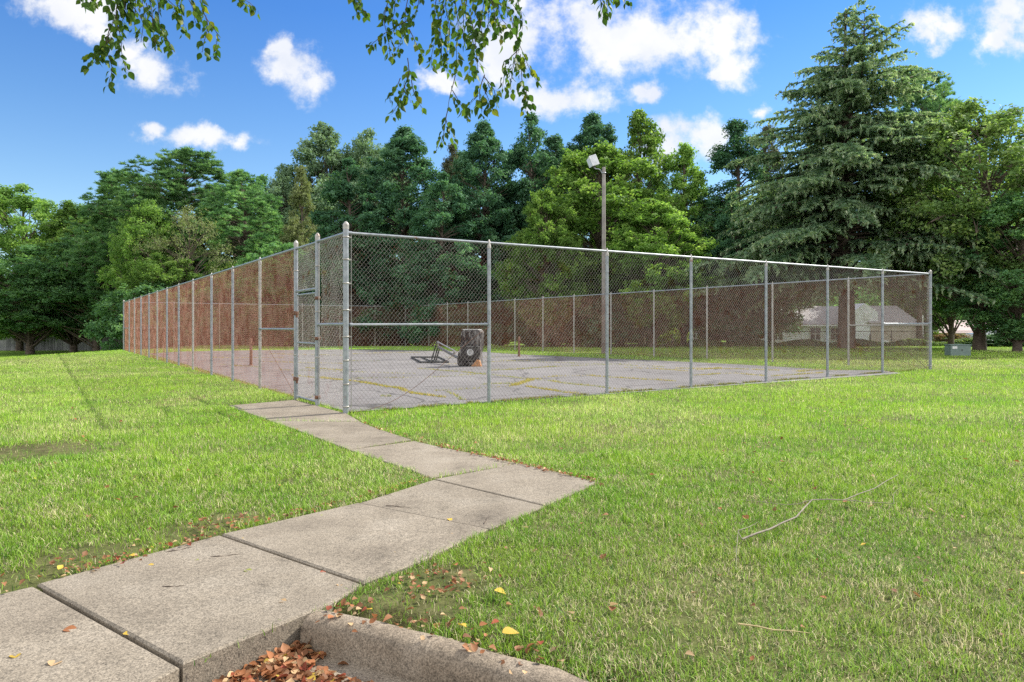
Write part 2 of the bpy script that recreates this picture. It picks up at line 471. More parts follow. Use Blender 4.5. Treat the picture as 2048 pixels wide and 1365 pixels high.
def weeds():
    """grass grown in the cracks of the court"""
    z5 = lambda x, y: (680+x*.3418, 400+y*.3418)
    lines = [([z5(70, 1065), z5(300, 1100), z5(420, 1130), z5(630, 1160)], .10, 330, 0),
             ([z5(460, 990), z5(700, 1010), z5(860, 1025), z5(1100, 1052), z5(1350, 1080), z5(1600, 1108), z5(1700, 1118)], .07, 130, 1),
             ([z5(1010, 1092), z5(1060, 1072), z5(1140, 1052), z5(1180, 1050)], .16, 420, 0),
             ([z5(1090, 1095), z5(1250, 1118), z5(1310, 1130), z5(1400, 1136)], .08, 260, 0),
             ([z5(550, 1120), z5(800, 1108), z5(1010, 1097)], .05, 70, 1),
             ([z5(70, 1050), z5(300, 1046), z5(560, 1040), z5(850, 1018)], .06, 90, 1),
             ([z5(880, 1002), z5(1080, 992), z5(1270, 978)], .07, 120, 1),
             ([z5(1180, 1040), z5(1480, 1030), z5(1560, 1040), z5(1800, 1055), z5(1960, 1066)], .09, 170, 0),
             ([z5(1650, 985), z5(1850, 992), z5(2040, 1005)], .12, 170, 0),
             ([z5(70, 945), z5(230, 945)], .08, 120, 1),
             ([z5(600, 965), z5(900, 950), z5(1200, 940)], .08, 90, 0),
             ([z5(640, 1125), z5(720, 1170)], .05, 70, 1),
             ([z5(240, 1150), z5(310, 1152)], .10, 160, 1), ([z5(690, 1172), z5(730, 1175)], .08, 160, 1),
             ([(705, 709), (760, 707), (840, 706)], .2, 170, 0), ([(540, 709), (610, 710), (690, 712)], .15, 130, 0), ([(610, 737), (680, 741), (692, 742)], .09, 200, 0),
             ([(530, 724), (600, 727), (690, 728)], .07, 110, 0), ([(420, 716), (500, 717), (570, 716)], .1, 120, 0), ([(585, 752), (680, 762)], .06, 90, 0), ([(440, 730), (520, 736)], .06, 110, 1),
             ([(640, 756), (705, 764)], .10, 300, 0), ([(1380, 752), (1470, 748), (1540, 754), (1650, 747)], .08, 200, 0),
             ([(1350, 738), (1450, 739), (1560, 742)], .10, 180, 0), ([(1590, 745), (1630, 741), (1700, 742)], .3, 160, 0), ([(1395, 742), (1440, 737)], .1, 220, 0),
             ([(980, 742), (1150, 733), (1300, 727)], .06, 70, 1), ([(1000, 722), (1180, 729), (1330, 735)], .07, 80, 1), ([(960, 771), (1040, 768)], .12, 160, 1),
             ([(560, 741), (700, 745), (830, 749)], .05, 60, 1), ([(870, 716), (1000, 716)], .08, 60, 1)]
    rng = np.random.RandomState(3); P = []; Kd = []
    for pts, wd, dens, kind in lines:
        W = [np.array(gp(*p)) for p in pts]
        for a, b in zip(W[:-1], W[1:]):
            Ls = np.linalg.norm(b-a); n = int(Ls*dens*1.2)
            t = rng.rand(n); g = np.clip(vnoise(t*Ls*2.2+a[0]*7, np.full(n, a[1]*3), 1.0)*1.5+.05, .25, 1)
            k = rng.rand(n) < g; t = t[k]; n = len(t)
            q = a+(b-a)*t[:, None]; nr = np.array([-(b-a)[1], (b-a)[0]])/max(Ls, 1e-6)
            wob = (vnoise(t*Ls*1.3+a[0], np.full(n, a[1]), 1.0)-.5)*.22
            q = q+nr*(wob+rng.normal(0, wd*.36, n))[:, None]
            P.append(q); Kd.append(np.full(n, kind))
    # fringe along the front and left edges, inside the fence
    for A, B, n, off in ((N0, R0, 6500, .10), (N0, L0, 2500, .12)):
        t = rng.rand(n); a = np.array(A); b = np.array(B)
        k = vnoise(t*60, t*0+A[0], 1.0) > .42; t = t[k]; n = len(t)
        nr = np.array([-(b-a)[1], (b-a)[0]])/np.linalg.norm(b-a)
        if A is N0 and B is L0: nr = -nr
        P.append(a+(b-a)*t[:, None]+nr*np.abs(rng.normal(0, off, n))[:, None]); Kd.append(np.full(n, 2))
    P = np.concatenate(P); Kd = np.concatenate(Kd); x, y = P[:, 0], P[:, 1]; n = len(x); z = G(x, y)+.008
    h = rng.uniform(.03, .07, n); w = rng.uniform(.012, .022, n)
    az = rng.uniform(0, 2*np.pi, n); ln = np.clip(np.abs(rng.normal(0, .8, n)), 0, 1.4)
    D = np.stack([np.cos(az)*np.sin(ln), np.sin(az)*np.sin(ln), np.cos(ln)], 1)
    th = rng.uniform(0, 2*np.pi, n); B = np.stack([np.cos(th)*w/2, np.sin(th)*w/2, 0*w], 1)
    base = np.stack([x, y, z], 1); V = np.stack([base-B, base+B, base+D*h[:, None]], 1).reshape(-1, 3)
    i = np.arange(n)*3
    yel = np.array([.50, .40, .075]); grn = np.array([.27, .33, .07]); st = np.array([.46, .38, .17])
    u = rng.rand(n, 1)
    c0 = np.where(u < .62, yel, np.where(u < .85, grn, st)); c1 = np.where(u < .35, yel, np.where(u < .85, grn, st))
    c2 = np.where(u < .25, yel*.9, np.where(u < .7, grn*.9, st))
    C = np.where((Kd == 0)[:, None], c0, np.where((Kd == 1)[:, None], c1, c2))*rng.uniform(.75, 1.2, (n, 1))
    o = link('weeds', np_mesh('weeds', V, [np.stack([i, i+1, i+2], 1)], {'Col': C}), M['grass']); tag(o, kind='stuff')
weeds()

# ------------------------------------------------------------------ fences
def fence_wires(A, B, z0, z1, wid=.075, hei=.086, rad=.0021, off=0.0, seed=0):
    """diamond chain-link fabric between ground points A and B; z0,z1 = heights above the ground line"""
    rng = np.random.RandomState(seed)
    A = np.array(A, float); B = np.array(B, float); Ls = np.linalg.norm(B-A); u = (B-A)/Ls; nr = np.array([u[1], -u[0]])
    H = z1-z0; slope = hei/wid; run = H/slope
    V = []; Fq = []; nv = 0
    ph = rng.uniform(0, 6, 6)
    def place(s, h):
        g0 = gz(*A); g1 = gz(*B)
        gg = g0+(g1-g0)*s/Ls
        w = .018*np.sin(s*1.9+ph[0])*np.sin(h*2.1+ph[1])+.008*np.sin(s*4.3+ph[2]+h*3)
        wz = .006*np.sin(s*1.3+ph[3]+h*1.7)
        p = A+u*(s+.006*np.sin(h*5+s*2+ph[4]))[:, None]+nr*(w+off)[:, None]
        return np.stack([p[:, 0], p[:, 1], gg+z0+h+wz], 1)
    for fam in (1, -1):
        k = np.arange(-math.ceil(run/wid)-1, math.ceil(Ls/wid)+math.ceil(run/wid)+1)
        for s0 in k*wid:
            if fam == 1: sa, sb = s0, s0+run
            else: sa, sb = s0, s0-run
            # clip to [0,Ls]
            ta, tb = 0.0, 1.0
            lo, hi = (0-sa)/(sb-sa), (Ls-sa)/(sb-sa)
            if lo > hi: lo, hi = hi, lo
            ta = max(ta, lo); tb = min(tb, hi)
            if tb-ta < .01: continue
            m = max(2, int((tb-ta)*7)+1)
            t = np.linspace(ta, tb, m); s = sa+(sb-sa)*t; h = H*t
            P = place(s, h)+np.array([nr[0], nr[1], 0])*(fam*.0016)
            d = P[-1]-P[0]; d /= np.linalg.norm(d)
            e1 = np.array([nr[0], nr[1], 0.0]); e2 = np.cross(d, e1)
            ring = [e1*rad, (-.5*e1+.866*e2)*rad, (-.5*e1-.866*e2)*rad]
            V.append(np.stack([P+r_ for r_ in ring], 1).reshape(-1, 3))
            i = np.arange(m-1)*3+nv
            for a, b in ((0, 1), (1, 2), (2, 0)): Fq.append(np.stack([i+a, i+b, i+3+b, i+3+a], 1))
            nv += m*3
    return np.concatenate(V), np.concatenate(Fq)
def wire_obj(name, A, B, z0, z1, mat, parent, **kw):
    V, Fq = fence_wires(A, B, z0, z1, **kw)
    return link(name, np_mesh(name, V, [Fq], smooth=True), mat, parent)

ST = M['steel']
def terminal_post(p, parent, h=FH+.10, r=.045, bands=(), mat=None, towards=()):
    """post with a dome cap, tension bands and a tension bar"""
    z = gz(*p)
    m = MB(); m.lathe((p[0], p[1], z), [(r, -.1), (r, h)], 16)
    o = m.build('post', mat or ST, parent)
    c = MB(); c.lathe((p[0], p[1], z+h), [(r*1.08, -.07), (r*1.12, 0), (r*1.1, .012), (r*.8, .035), (r*.45, .055), (r*.25, .062), (.002, .066)], 16); c.build('cap', M['steel_old'], o)
    for b in bands:
        t = MB(); t.lathe((p[0], p[1], z+b), [(r, -.012), (r*1.13, -.012), (r*1.13, .012), (r, .012)], 14)
        for q in towards:
            dd = (Vector(q)-Vector(p)).normalized(); pp = Vector(p)+dd*(r+.025)
            t.box((pp.x, pp.y, z+b), (.05, .022, .024), math.atan2(dd.y, dd.x))
        t.build('tension_band', M['steel_old'], o)
    for q in towards:
        dd = (Vector(q)-Vector(p)).normalized(); pp = Vector(p)+dd*(r+.045)
        t = MB(); t.box((pp.x, pp.y, z+h/2-.02), (.006, .018, h-.25), math.atan2(dd.y, dd.x)); t.build('tension_bar', M['steel_old'], o)
    return o
def line_post(p, parent, r=.030, h=FH-.055, mat=None):
    z = gz(*p)
    pr = [(r, -.1)]
    for b in (.35, .8, 1.25, 1.7, 2.15, 2.6): pr += [(r, b-.005), (r*1.16, b-.004), (r*1.16, b+.004), (r, b+.005)]
    m = MB(); m.lathe((p[0], p[1], z), pr+[(r, h)], 12, False)
    o = m.build('post', mat or ST, parent)
    c = MB(); c.lathe((p[0], p[1], z+h), [(r*1.15, -.05), (r*1.15, .0), (r*.9, .02), (.028, .03), (.028, .08), (.012, .10), (.010, .115), (.002, .12)], 12); c.build('loop_cap', M['steel_old'], o)
    return o
def rail(A, B, h, parent, r=.022, name='top_rail', mat=None, ends=True):
    m = MB(); a = (A[0], A[1], gz(*A)+h); b = (B[0], B[1], gz(*B)+h)
    av, bv = Vector(a), Vector(b); n = max(2, int((bv-av).length/2))
    m.tube([av+(bv-av)*k/n for k in range(n+1)], r, 10)
    if ends:
        dd = (bv-av).normalized()
        m.tube([av, av+dd*.06], r*1.35, 10); m.tube([bv-dd*.06, bv], r*1.35, 10)
    return m.build(name, mat or ST, parent)
def lerp(A, B, t): return (A[0]+(B[0]-A[0])*t, A[1]+(B[1]-A[1])*t)
BANDS = (.12, .5, .9, 1.3, 1.75, 2.2, 2.6, 2.98)
GR = 'chain link fences enclosing the court'
def along(p, q, dist):
    v = Vector(q)-Vector(p); v.normalize(); return tuple(Vector(p)+v*dist)

# front side N -> R
fr = empty('chain_link_fence', (0, 0, 0)); tag(fr, 'tall chain link fence facing the open lawn, running right from the near corner post', 'fence', GR)
terminal_post(N0, fr, FH+.13, .048, BANDS, None, (R0, L0))
terminal_post(R0, fr, FH+.06, .045, BANDS[::2], None, (N0, B0))
fx = [ray_on(x, N0, R0) for x in (978, 1214, 1382, 1532, 1655, 1765)]
for t in fx: line_post(lerp(N0, R0, t), fr, .034)
rail(along(N0, R0, .04), along(R0, N0, .04), FH, fr, .024)
rail(along(N0, R0, .06), along(lerp(N0, R0, fx[0]), N0, .04), 1.50, fr, .024, 'brace_rail')
rail(along(lerp(N0, R0, fx[5]), R0, .04), along(R0, N0, .05), 1.47, fr, .024, 'brace_rail')
wire_obj('chain_link_mesh', along(N0, R0, .07), along(R0, N0, .07), .03, FH-.01, M['wire'], fr, off=-.040, seed=1, rad=.0021)
m = MB(); a = lerp(N0, R0, fx[0]); P = []
for k in range(13):
    t = k/12; q = lerp(along(a, N0, .05), along(N0, R0, .12), t)
    P.append((q[0]+.05, q[1]-.06, gz(*q)+1.42*(1-t)-.42*math.sin(math.pi*t)*t+.03))
m.tube(P, .0042, 6); m.build('truss_rod', M['rust'], fr)
m = MB(); a = lerp(N0, R0, fx[5]); m.tube([(a[0], a[1]+.05, gz(*a)+1.3), (R0[0]-.1, R0[1]+.02, gz(*R0)+.05)], .006, 6); m.build('truss_rod', M['rust'], fr)

# left side N -> L, with the gate
lf = empty('chain_link_fence', (0, 0, 0)); tag(lf, 'long chain link fence with rusty mesh receding left from the near corner, holding the gate', 'fence', GR)
lx = [ray_on(x, N0, L0) for x in (635, 592, 520, 465.5, 423, 386, 357.5, 334, 314.5, 298, 282, 269, 258.5)]
g1 = lerp(N0, L0, lx[0]); g2 = lerp(N0, L0, lx[1])
terminal_post(g1, lf, FH+.10, .042, BANDS[2::2], None, (N0,))
terminal_post(g2, lf, FH+.10, .042, BANDS[2::2], None, (L0,))
terminal_post(L0, lf, FH+.08, .045, BANDS[::3], None, ())
for k, t in enumerate(lx[2:]): line_post(lerp(N0, L0, t), lf, .033, FH-.055, M['steel_old'] if k % 3 == 0 else None)
rail(along(N0, L0, .04), along(g1, N0, .03), FH, lf, .024)
rail(along(g1, L0, .03), along(g2, N0, .03), FH-.01, lf, .024)
rail(along(g2, L0, .03), along(L0, N0, .03), FH, lf, .024)
rail(along(N0, L0, .05), along(g1, N0, .04), 1.51, lf, .026, 'brace_rail')
rail(along(g2, L0, .05), lerp(N0, L0, lx[2]), 1.42, lf, .026, 'brace_rail')
rail(lerp(N0, L0, lx[-1]), along(L0, N0, .04), 1.42, lf, .024, 'brace_rail')
wire_obj('chain_link_mesh', along(N0, L0, .07), along(g1, N0, .06), .03, FH-.01, M['wire'], lf, seed=2, off=.036)
TR = 2.16
wire_obj('chain_link_mesh', along(g1, L0, .05), along(g2, N0, .05), TR+.03, FH-.02, M['wire'], lf, seed=3)
wire_obj('chain_link_mesh', along(g2, L0, .06), along(L0, N0, .05), .03, FH-.01, M['wire_rust'], lf, seed=4, off=.036, rad=.0023)
rail(along(g1, L0, .03), along(g2, N0, .03), TR+.02, lf, .024, 'transom_rail')
m = MB(); a = lerp(N0, L0, lx[2]); m.tube([(a[0]+.02, a[1]-.03, gz(*a)+1.30), (g2[0]-.03, g2[1]+.02, gz(*g2)+.1)], .006, 6); m.build('truss_rod', M['rust'], lf)
# gate leaf
gt = empty('chain_link_gate', (g1[0], g1[1], gz(*g1))); tag(gt, 'narrow closed chain link gate at the end of the concrete path', 'gate')
def local(o, obj):
    obj.parent = o; obj.matrix_parent_inverse = Matrix.Translation(-Vector(o.location)); return obj
ga = along(g1, L0, .085); gb = along(g2, N0, .085)
m = MB()
za = gz(*g1)
for p in (ga, gb): m.tube([(p[0], p[1], za+.05), (p[0], p[1], za+TR-.04)], .020, 10)
for h in (.07, TR-.06): m.tube([(ga[0], ga[1], za+h), (gb[0], gb[1], za+h)], .020, 10)
local(gt, m.build('gate_frame', ST))
m = MB(); m.tube([(ga[0], ga[1], za+1.15), (gb[0], gb[1], za+1.15)], .018, 10); local(gt, m.build('middle_rail', ST))
local(gt, wire_obj('chain_link_mesh', along(ga, gb, .02), along(gb, ga, .02), .08, TR-.07, M['wire'], None, seed=5))
for h in (.16, 1.25, 2.0):
    m = MB(); q = along(g1, L0, .04); m.lathe((g1[0], g1[1], za+h), [(.044, -.03), (.052, -.03), (.052, .03), (.044, .03)], 14)
    m.box((q[0], q[1], za+h), (.09, .03, .05), math.atan2(L0[1]-N0[1], L0[0]-N0[0])); local(gt, m.build('hinge', M['rust']))
for h, nm, mt in ((1.74, 'latch', M['rust']), (.42, 'padlock_chain', M['rust'])):
    m = MB(); q = along(g2, N0, .05)
    m.lathe((g2[0], g2[1], za+h), [(.044, -.04), (.054, -.04), (.054, .04), (.044, .04)], 12)
    m.box((q[0], q[1]-.02, za+h), (.10, .05, .06), math.atan2(L0[1]-N0[1], L0[0]-N0[0])); m.box((q[0]+.02, q[1]-.05, za+h-.05), (.04, .03, .07))
    local(gt, m.build(nm, mt))
for k, (q, hh) in enumerate(((lerp(g1, g2, .55), TR+.05), (lerp(g1, g2, .1), TR+.10), (lerp(g1, g2, .85), .12))):
    m = MB(); P = [(q[0]+.035*math.cos(a*.9), q[1]-.03, za+hh+.035*math.sin(a*.9)) for a in range(6)]; m.tube(P, .004, 5); local(gt, m.build('wire_tie', M['steel_old']))

# back side L -> B
bk = empty('chain_link_fence', (0, 0, 0)); tag(bk, 'farthest chain link fence closing the far short end of the court', 'fence', GR)
bx = [ray_on(x, L0, B0) for x in (348, 439, 520, 605, 680, 750)]
for t in bx: line_post(lerp(L0, B0, t), bk, .034, FH-.055, M['steel_old'])
terminal_post(B0, bk, FH+.06, .045, BANDS[::3], M['steel_old'], ())
rail(along(L0, B0, .03), along(B0, L0, .03), FH, bk, .026)
rail(along(L0, B0, .03), lerp(L0, B0, bx[0]), 1.42, bk, .025, 'brace_rail')
rail(lerp(L0, B0, bx[5]), along(B0, L0, .03), 1.42, bk, .025, 'brace_rail')
wire_obj('chain_link_mesh', along(L0, B0, .05), along(B0, L0, .05), .03, FH-.01, M['wire_rust'], bk, seed=6, off=.036, rad=.0041)
# far long side B -> R
fb = empty('chain_link_fence', (0, 0, 0)); tag(fb, 'long chain link fence under the big trees, along the far side of the court', 'fence', GR)
rx = [ray_on(x, R0, B0) for x in (1697, 1545, 1414, 1308, 1222, 1148, 1086, 1030, 981, 936, 895, 858)]
for k, t in enumerate(rx): line_post(lerp(R0, B0, t), fb, .036, FH-.055, M['steel_old'])
rail(along(R0, B0, .03), along(B0, R0, .03), FH, fb, .026)
rail(along(R0, B0, .03), lerp(R0, B0, rx[0]), 1.42, fb, .025, 'brace_rail', M['steel_old'])
rail(lerp(R0, B0, rx[-1]), along(B0, R0, .03), 1.42, fb, .025, 'brace_rail')
wire_obj('chain_link_mesh', along(R0, B0, .05), along(B0, R0, .05), .03, FH-.01, M['wire_rust'], fb, seed=7, off=.036, rad=.0041)
m = MB(); a = lerp(R0, B0, rx[0]*1.5); m.tube([(a[0], a[1], gz(*a)+1.1), (R0[0]-.2, R0[1]+.3, gz(*R0)+.08)], .006, 6); m.build('truss_rod', M['rust'], fb)

# ------------------------------------------------------------------ things on the court
def net_post(px, py, h, label):
    x, y = gp(px, py); z = gz(x, y)
    e = empty('net_post', (x, y, z)); tag(e, label, 'net post', 'old net posts on the court')
    m = MB(); m.lathe((0, 0, 0), [(.055, 0), (.052, h), (.03, h+.02), (.002, h+.02)], 12); m.build('post', M['rust'], e)
    m = MB(); m.box((.06, 0, h*.82), (.06, .05, .10)); m.tube([(.06, -.06, h*.82), (.06, .06, h*.82)], .016, 8); m.build('winder', M['rust'], e)
    m = MB(); m.lathe((0, 0, 0), [(.10, .012), (.10, .03), (.056, .045)], 12); m.build('collar', M['rust'], e)
net_post(502, 732, 1.02, 'rusty brown net post standing beyond the gate side fence')
net_post(1038, 714, .93, 'thin brown net post standing near the far long fence')

def hoop_stand():
    x, y = gp(942, 733); z = gz(x, y)+.012
    e = empty('basketball_stand', (x, y, z)); tag(e, 'toppled portable basketball stand with its grey base tank on end', 'basketball stand')
    PX = F/y   # px per metre there
    # base tank on end: facing the camera slightly left
    tank, tnt, tb = material('mouldy_plastic')
    tco = tnt.new('ShaderNodeTexCoord'); tmp = tnt.new('ShaderNodeMapping'); tmp.inputs['Scale'].default_value = (9, 9, 2.6); tnt.l(tco.outputs['Object'], tmp.inputs['Vector'])
    tf = noise(tnt, 1.0, 8, .68, vec=tmp.outputs['Vector']); tb.inputs['Roughness'].default_value = .75; tb.inputs['Specular IOR Level'].default_value = .2
    tnt.l(ramp(tnt, tf, [(.36, (.014, .011, .011)), (.50, (.045, .036, .034)), (.58, (.16, .145, .135)), (.70, (.34, .32, .30))]), tb.inputs['Base Color']); bump(tnt, tb, tf, .5, .015)
    tank_top = simple('pale_plastic', (.50, .49, .47), (.25, .24, .23), 8, .6)
    out = [(-.42, 0.02), (-.37, 0), (.33, 0), (.37, .06), (.36, .50), (.40, .62), (.43, .95), (.45, 1.20), (.41, 1.28), (.33, 1.31), (-.20, 1.31), (-.29, 1.27), (-.32, 1.18), (-.31, .95), (-.35, .62), (-.42, .48), (-.46, .22), (-.46, .08)]
    hole = []
    dep = .52; vs = []; n = len(out)
    for yy, sc in ((-dep/2+.03, .94), (-dep/2, .90), ):
        pass
    rings = [(-dep/2, .90), (-dep/2+.05, 1.0), (dep/2-.05, 1.0), (dep/2, .9)]
    cx, cz = 0.0, .65
    for yy, s_ in rings: vs += [(cx+(a-cx)*s_, yy, cz+(b-cz)*s_) for a, b in out]
    fs = [tuple(range(n)), tuple(range(4*n-1, 3*n-1, -1))]
    for r_ in range(3):
        for i in range(n):
            j = (i+1) % n; fs.append((r_*n+i, (r_+1)*n+i, (r_+1)*n+j, r_*n+j))
    m = MB(); m.add(vs, fs); t = m.build('base_tank', tank, e, .03); t.rotation_euler = (0, 0, R(-14))
    # wheel recess: ring with dark dish and hub
    m = MB(); 
    def disc(r0, r1, y0, y1, cz_, cx_=.06, n_=22):
        v = []; 
        for (rr, yy) in ((r0, y0), (r1, y1)):
            v += [(cx_+rr*math.cos(k*2*math.pi/n_), yy, cz_+rr*math.sin(k*2*math.pi/n_)) for k in range(n_)]
        return v, [(k, (k+1) % n_, n_+(k+1) % n_, n_+k) for k in range(n_)]
    for a in ((.36, .31, -.255, -.30), (.31, .26, -.30, -.262), (.26, .15, -.262, -.295)): m.add(*disc(a[0], a[1], a[2], a[3], .50))
    o = m.build('fill_ring', simple('dark_plastic', (.05, .038, .036), (.016, .013, .012), 12, .7), t)
    m = MB()
    for a in ((.13, .10, -.29, -.31), (.10, .06, -.31, -.30), (.06, .002, -.28, -.28)): m.add(*disc(a[0], a[1], a[2], a[3], .50))
    m.build('fill_cap', tank_top, o)
    m = MB(); m.box((.05, -.01, 1.315), (.60, .44, .035)); m.build('top_lip', tank_top, t, .012)
    m = MB(); m.tube([(-.33, -.27, .72), (.40, -.27, .72)], .006, 6); m.build('cord', tank_top, t)
    for xx in (-.30, .22):
        m = MB(); m.tube([(xx-.04, -.20, .06), (xx+.04, -.20, .06)], .06, 12); m.build('wheel', M['dark_steel'], t)
    m = MB(); m.prism(ccw([(.12, -.33), (.46, -.33), (.46, -.12), (.16, -.12)]), 0, .05); m.add([(.14, -.32, .05), (.45, -.32, .05), (.45, -.14, .05), (.16, -.14, .05), (.30, -.30, .24), (.40, -.30, .22), (.40, -.18, .22), (.30, -.18, .24)], [(4, 5, 6, 7), (0, 1, 5, 4), (1, 2, 6, 5), (2, 3, 7, 6), (3, 0, 4, 7)])
    m.build('corner_weight', simple('orange_wood', (.45, .22, .09), (.25, .12, .06), 9, .8), t)
    # pole bars from the tank to the raised elbow, then down to the backboard frame lying on the court
    def q(px, py, yy): return ((px-CX)/F*yy-x, yy-y, CZ-(py-HY)/F*yy-z)
    m = MB(); m.tube([q(918, 717, y+.1), q(877, 694.5, 28.4)], .055, 10); m.build('pole', simple('grey_paint', (.24, .23, .22), (.12, .11, .10), 12, .5, .4), e)
    m = MB(); m.tube([q(909, 702, 26.2), q(875, 684, 28.2)], .026, 8); m.tube([q(909, 702, 26.2), q(907, 711, 26.4)], .036, 8); m.tube([q(875, 684, 28.2), q(877, 694, 28.4)], .026, 8); m.build('support_bar', simple('light_grey_paint', (.46, .45, .44), (.26, .25, .24), 12, .5, .4), e)
    for a, b in ((q(874, 684, 28.2), q(863, 721, 29.6)), (q(876, 693, 28.4), q(868, 723, 29.3)), (q(879, 697, 28.5), q(872, 722, 29.4))):
        m = MB(); m.tube([a, b], .030, 8); m.build('backboard_arm', M['dark_steel'], e)
    c = []
    for px, py in ((822.5, 714.5), (878, 714.5), (897, 724.5), (841, 724.5)):
        gx, gy = gp(px, py, .05); c.append((gx-x, gy-y, gz(gx, gy)+.05-z))
    m = MB()
    for i in range(4): m.tube([c[i], c[(i+1) % 4]], .034, 8)
    mid = lambda a, b, t: tuple(a[k]+(b[k]-a[k])*t for k in range(3))
    m.tube([mid(c[0], c[1], .38), mid(c[3], c[2], .42)], .03, 8)
    m.build('backboard_frame', M['dark_steel'], e)
    p = mid(c[3], c[2], .46); m = MB(); m.tube([(p[0]+.22*math.cos(k*math.pi/8), p[1]+.2+.22*math.sin(k*math.pi/8), p[2]+.05) for k in range(17)], .02, 6); m.build('rim', M['dark_steel'], e)
hoop_stand()

# ------------------------------------------------------------------ flood light pole
def flood_pole():
    Y = 36.2; x = (1207.5-CX)/F*Y; z = gz(x, Y)
    e = empty('light_pole', (x, Y, z)); tag(e, 'tall weathered wooden pole carrying a floodlight above the far fence', 'light pole')
    H = CZ-(335-HY)/F*Y-z
    wood = simple('weathered_wood', (.30, .28, .25), (.17, .155, .14), 3, .85)
    m = MB(); m.lathe((0, 0, 0), [(.118, -.1), (.112, 2), (.100, 6), (.088, H-.02), (.08, H), (.002, H)], 14); m.build('pole', wood, e)
    m = MB(); m.tube([(-.10, 0, H-.30), (-.16, -.02, H-.16), (-.28, -.04, H-.10), (-.42, -.05, H-.10), (-.52, -.05, H-.02)], .028, 8); m.lathe((0, 0, H-.3), [(.105, -.03), (.118, -.03), (.118, .03), (.105, .03)], 14)
    m.build('bracket', ST, e)
    lamp = empty('lamp', (-.58, -.05, H+.30)); lamp.parent = e
    pm = simple('white_lamp_paint', (.72, .73, .74), (.52, .53, .55), 5, .5)
    hs = MB()
    A = Matrix.Rotation(R(-22), 3, 'Y') @ Matrix.Rotation(R(25), 3, 'Z')
    w, d_, h = .40, .30, .50
    P = [(-w/2, -d_/2, -h/2), (w/2, -d_/2, -h/2), (w/2, d_/2, -h/2*.8), (-w/2, d_/2, -h/2*.8), (-w/2, -d_/2, h/2), (w/2, -d_/2, h/2), (w/2, d_/2, h/2*.8), (-w/2, d_/2, h/2*.8)]
    hs.add([A @ Vector(p) for p in P], [(3, 2, 1, 0), (4, 5, 6, 7), (0, 1, 5, 4), (2, 3, 7, 6), (0, 4, 7, 3), (1, 2, 6, 5)])
    hs.box(A @ Vector((0, -d_/2-.012, 0)), (w+.05, .024, h+.05), M=A)
    hs.build('housing', pm, lamp, .012)
    g = MB(); g.box(A @ Vector((-w/2-.028, 0.0, -.05)), (.03, d_*.9, h*.85), M=A); g.build('lens', simple('lamp_glass', (.60, .66, .74), (.5, .56, .65), 4, .15), lamp)
    y_ = MB(); y_.tube([A @ Vector((0, 0, -h/2)), A @ Vector((-.02, 0, -h/2-.10))], .03, 8); y_.tube([A @ Vector((-w*.5, 0, -h/2-.03)), A @ Vector((w*.5, 0, -h/2-.03))], .02, 8); y_.build('yoke', M['dark_steel'], lamp)
flood_pole()

# ------------------------------------------------------------------ utility box
def utility_box():
    x, y = gp(1915, 712); z = gz(x, y)
    e = empty('utility_box', (x, y, z), R(-8)); tag(e, 'low grey green utility box on the lawn before the dark trees', 'utility box')
    g = simple('green_enamel', (.17, .23, .20), (.12, .17, .15), 8, .5)
    m = MB(); m.box((0, 0, .24), (.84, .62, .48)); m.build('cabinet', g, e, .02)
    m = MB(); m.box((0, 0, .495), (.88, .66, .045)); m.build('lid', g, e, .012)
    m = MB(); m.box((-.25, -.314, .38), (.20, .006, .11)); m.build('sticker', simple('white_sticker', (.7, .7, .68), (.6, .6, .58), 8), e)
    m = MB(); m.box((.05, -.315, .27), (.05, .02, .06)); m.build('latch', M['dark_steel'], e)
utility_box()

# ------------------------------------------------------------------ wooden fence far left
def wood_fence():
    e = empty('wooden_fence', (0, 0, 0)); tag(e, 'grey weathered plank fence below the trees at the far end of the lawn', 'fence')
    w = material('grey_planks'); mm, nt, b = w
    f = noise(nt, 1.5, 5, .6); c = ramp(nt, f, [(.3, (.17, .17, .175)), (.7, (.30, .29, .285))])
    a = nt.new('ShaderNodeAttribute', attribute_name='v'); c = mixc(nt, 1.0, c, ramp(nt, a.outputs['Fac'], [(0, .65), (1, 1.25)]), 'MULTIPLY')
    nt.l(c, b.inputs['Base Color']); b.inputs['Roughness'].default_value = .9
    rng = random.Random(4); m = MB(); vals = []
    Y = 93.0; x = -86.0
    while x < -36:
        wd = .145; z = gz(x, Y); h = 1.86+rng.uniform(-.05, .05)
        m.box((x, Y+rng.uniform(-.008, .008), z+h/2), (wd, .022, h)); vals += [rng.random()]*6; x += wd+.006
    o = m.build('boards', mm, e); a = o.data.attributes.new('v', 'FLOAT', 'FACE'); a.data.foreach_set('value', np.array(vals, np.float32))
    m = MB()
    for h in (.4, 1.5):
        m.box((-61, Y+.04, gz(-61, Y)+h), (50, .04, .09))
    m.build('rail', mm, e)
    for k in range(21):
        xx = -86+k*2.5; m = MB(); m.box((xx, Y+.10, gz(xx, Y)+.9), (.10, .09, 1.8)); m.build('post', mm, e)
wood_fence()

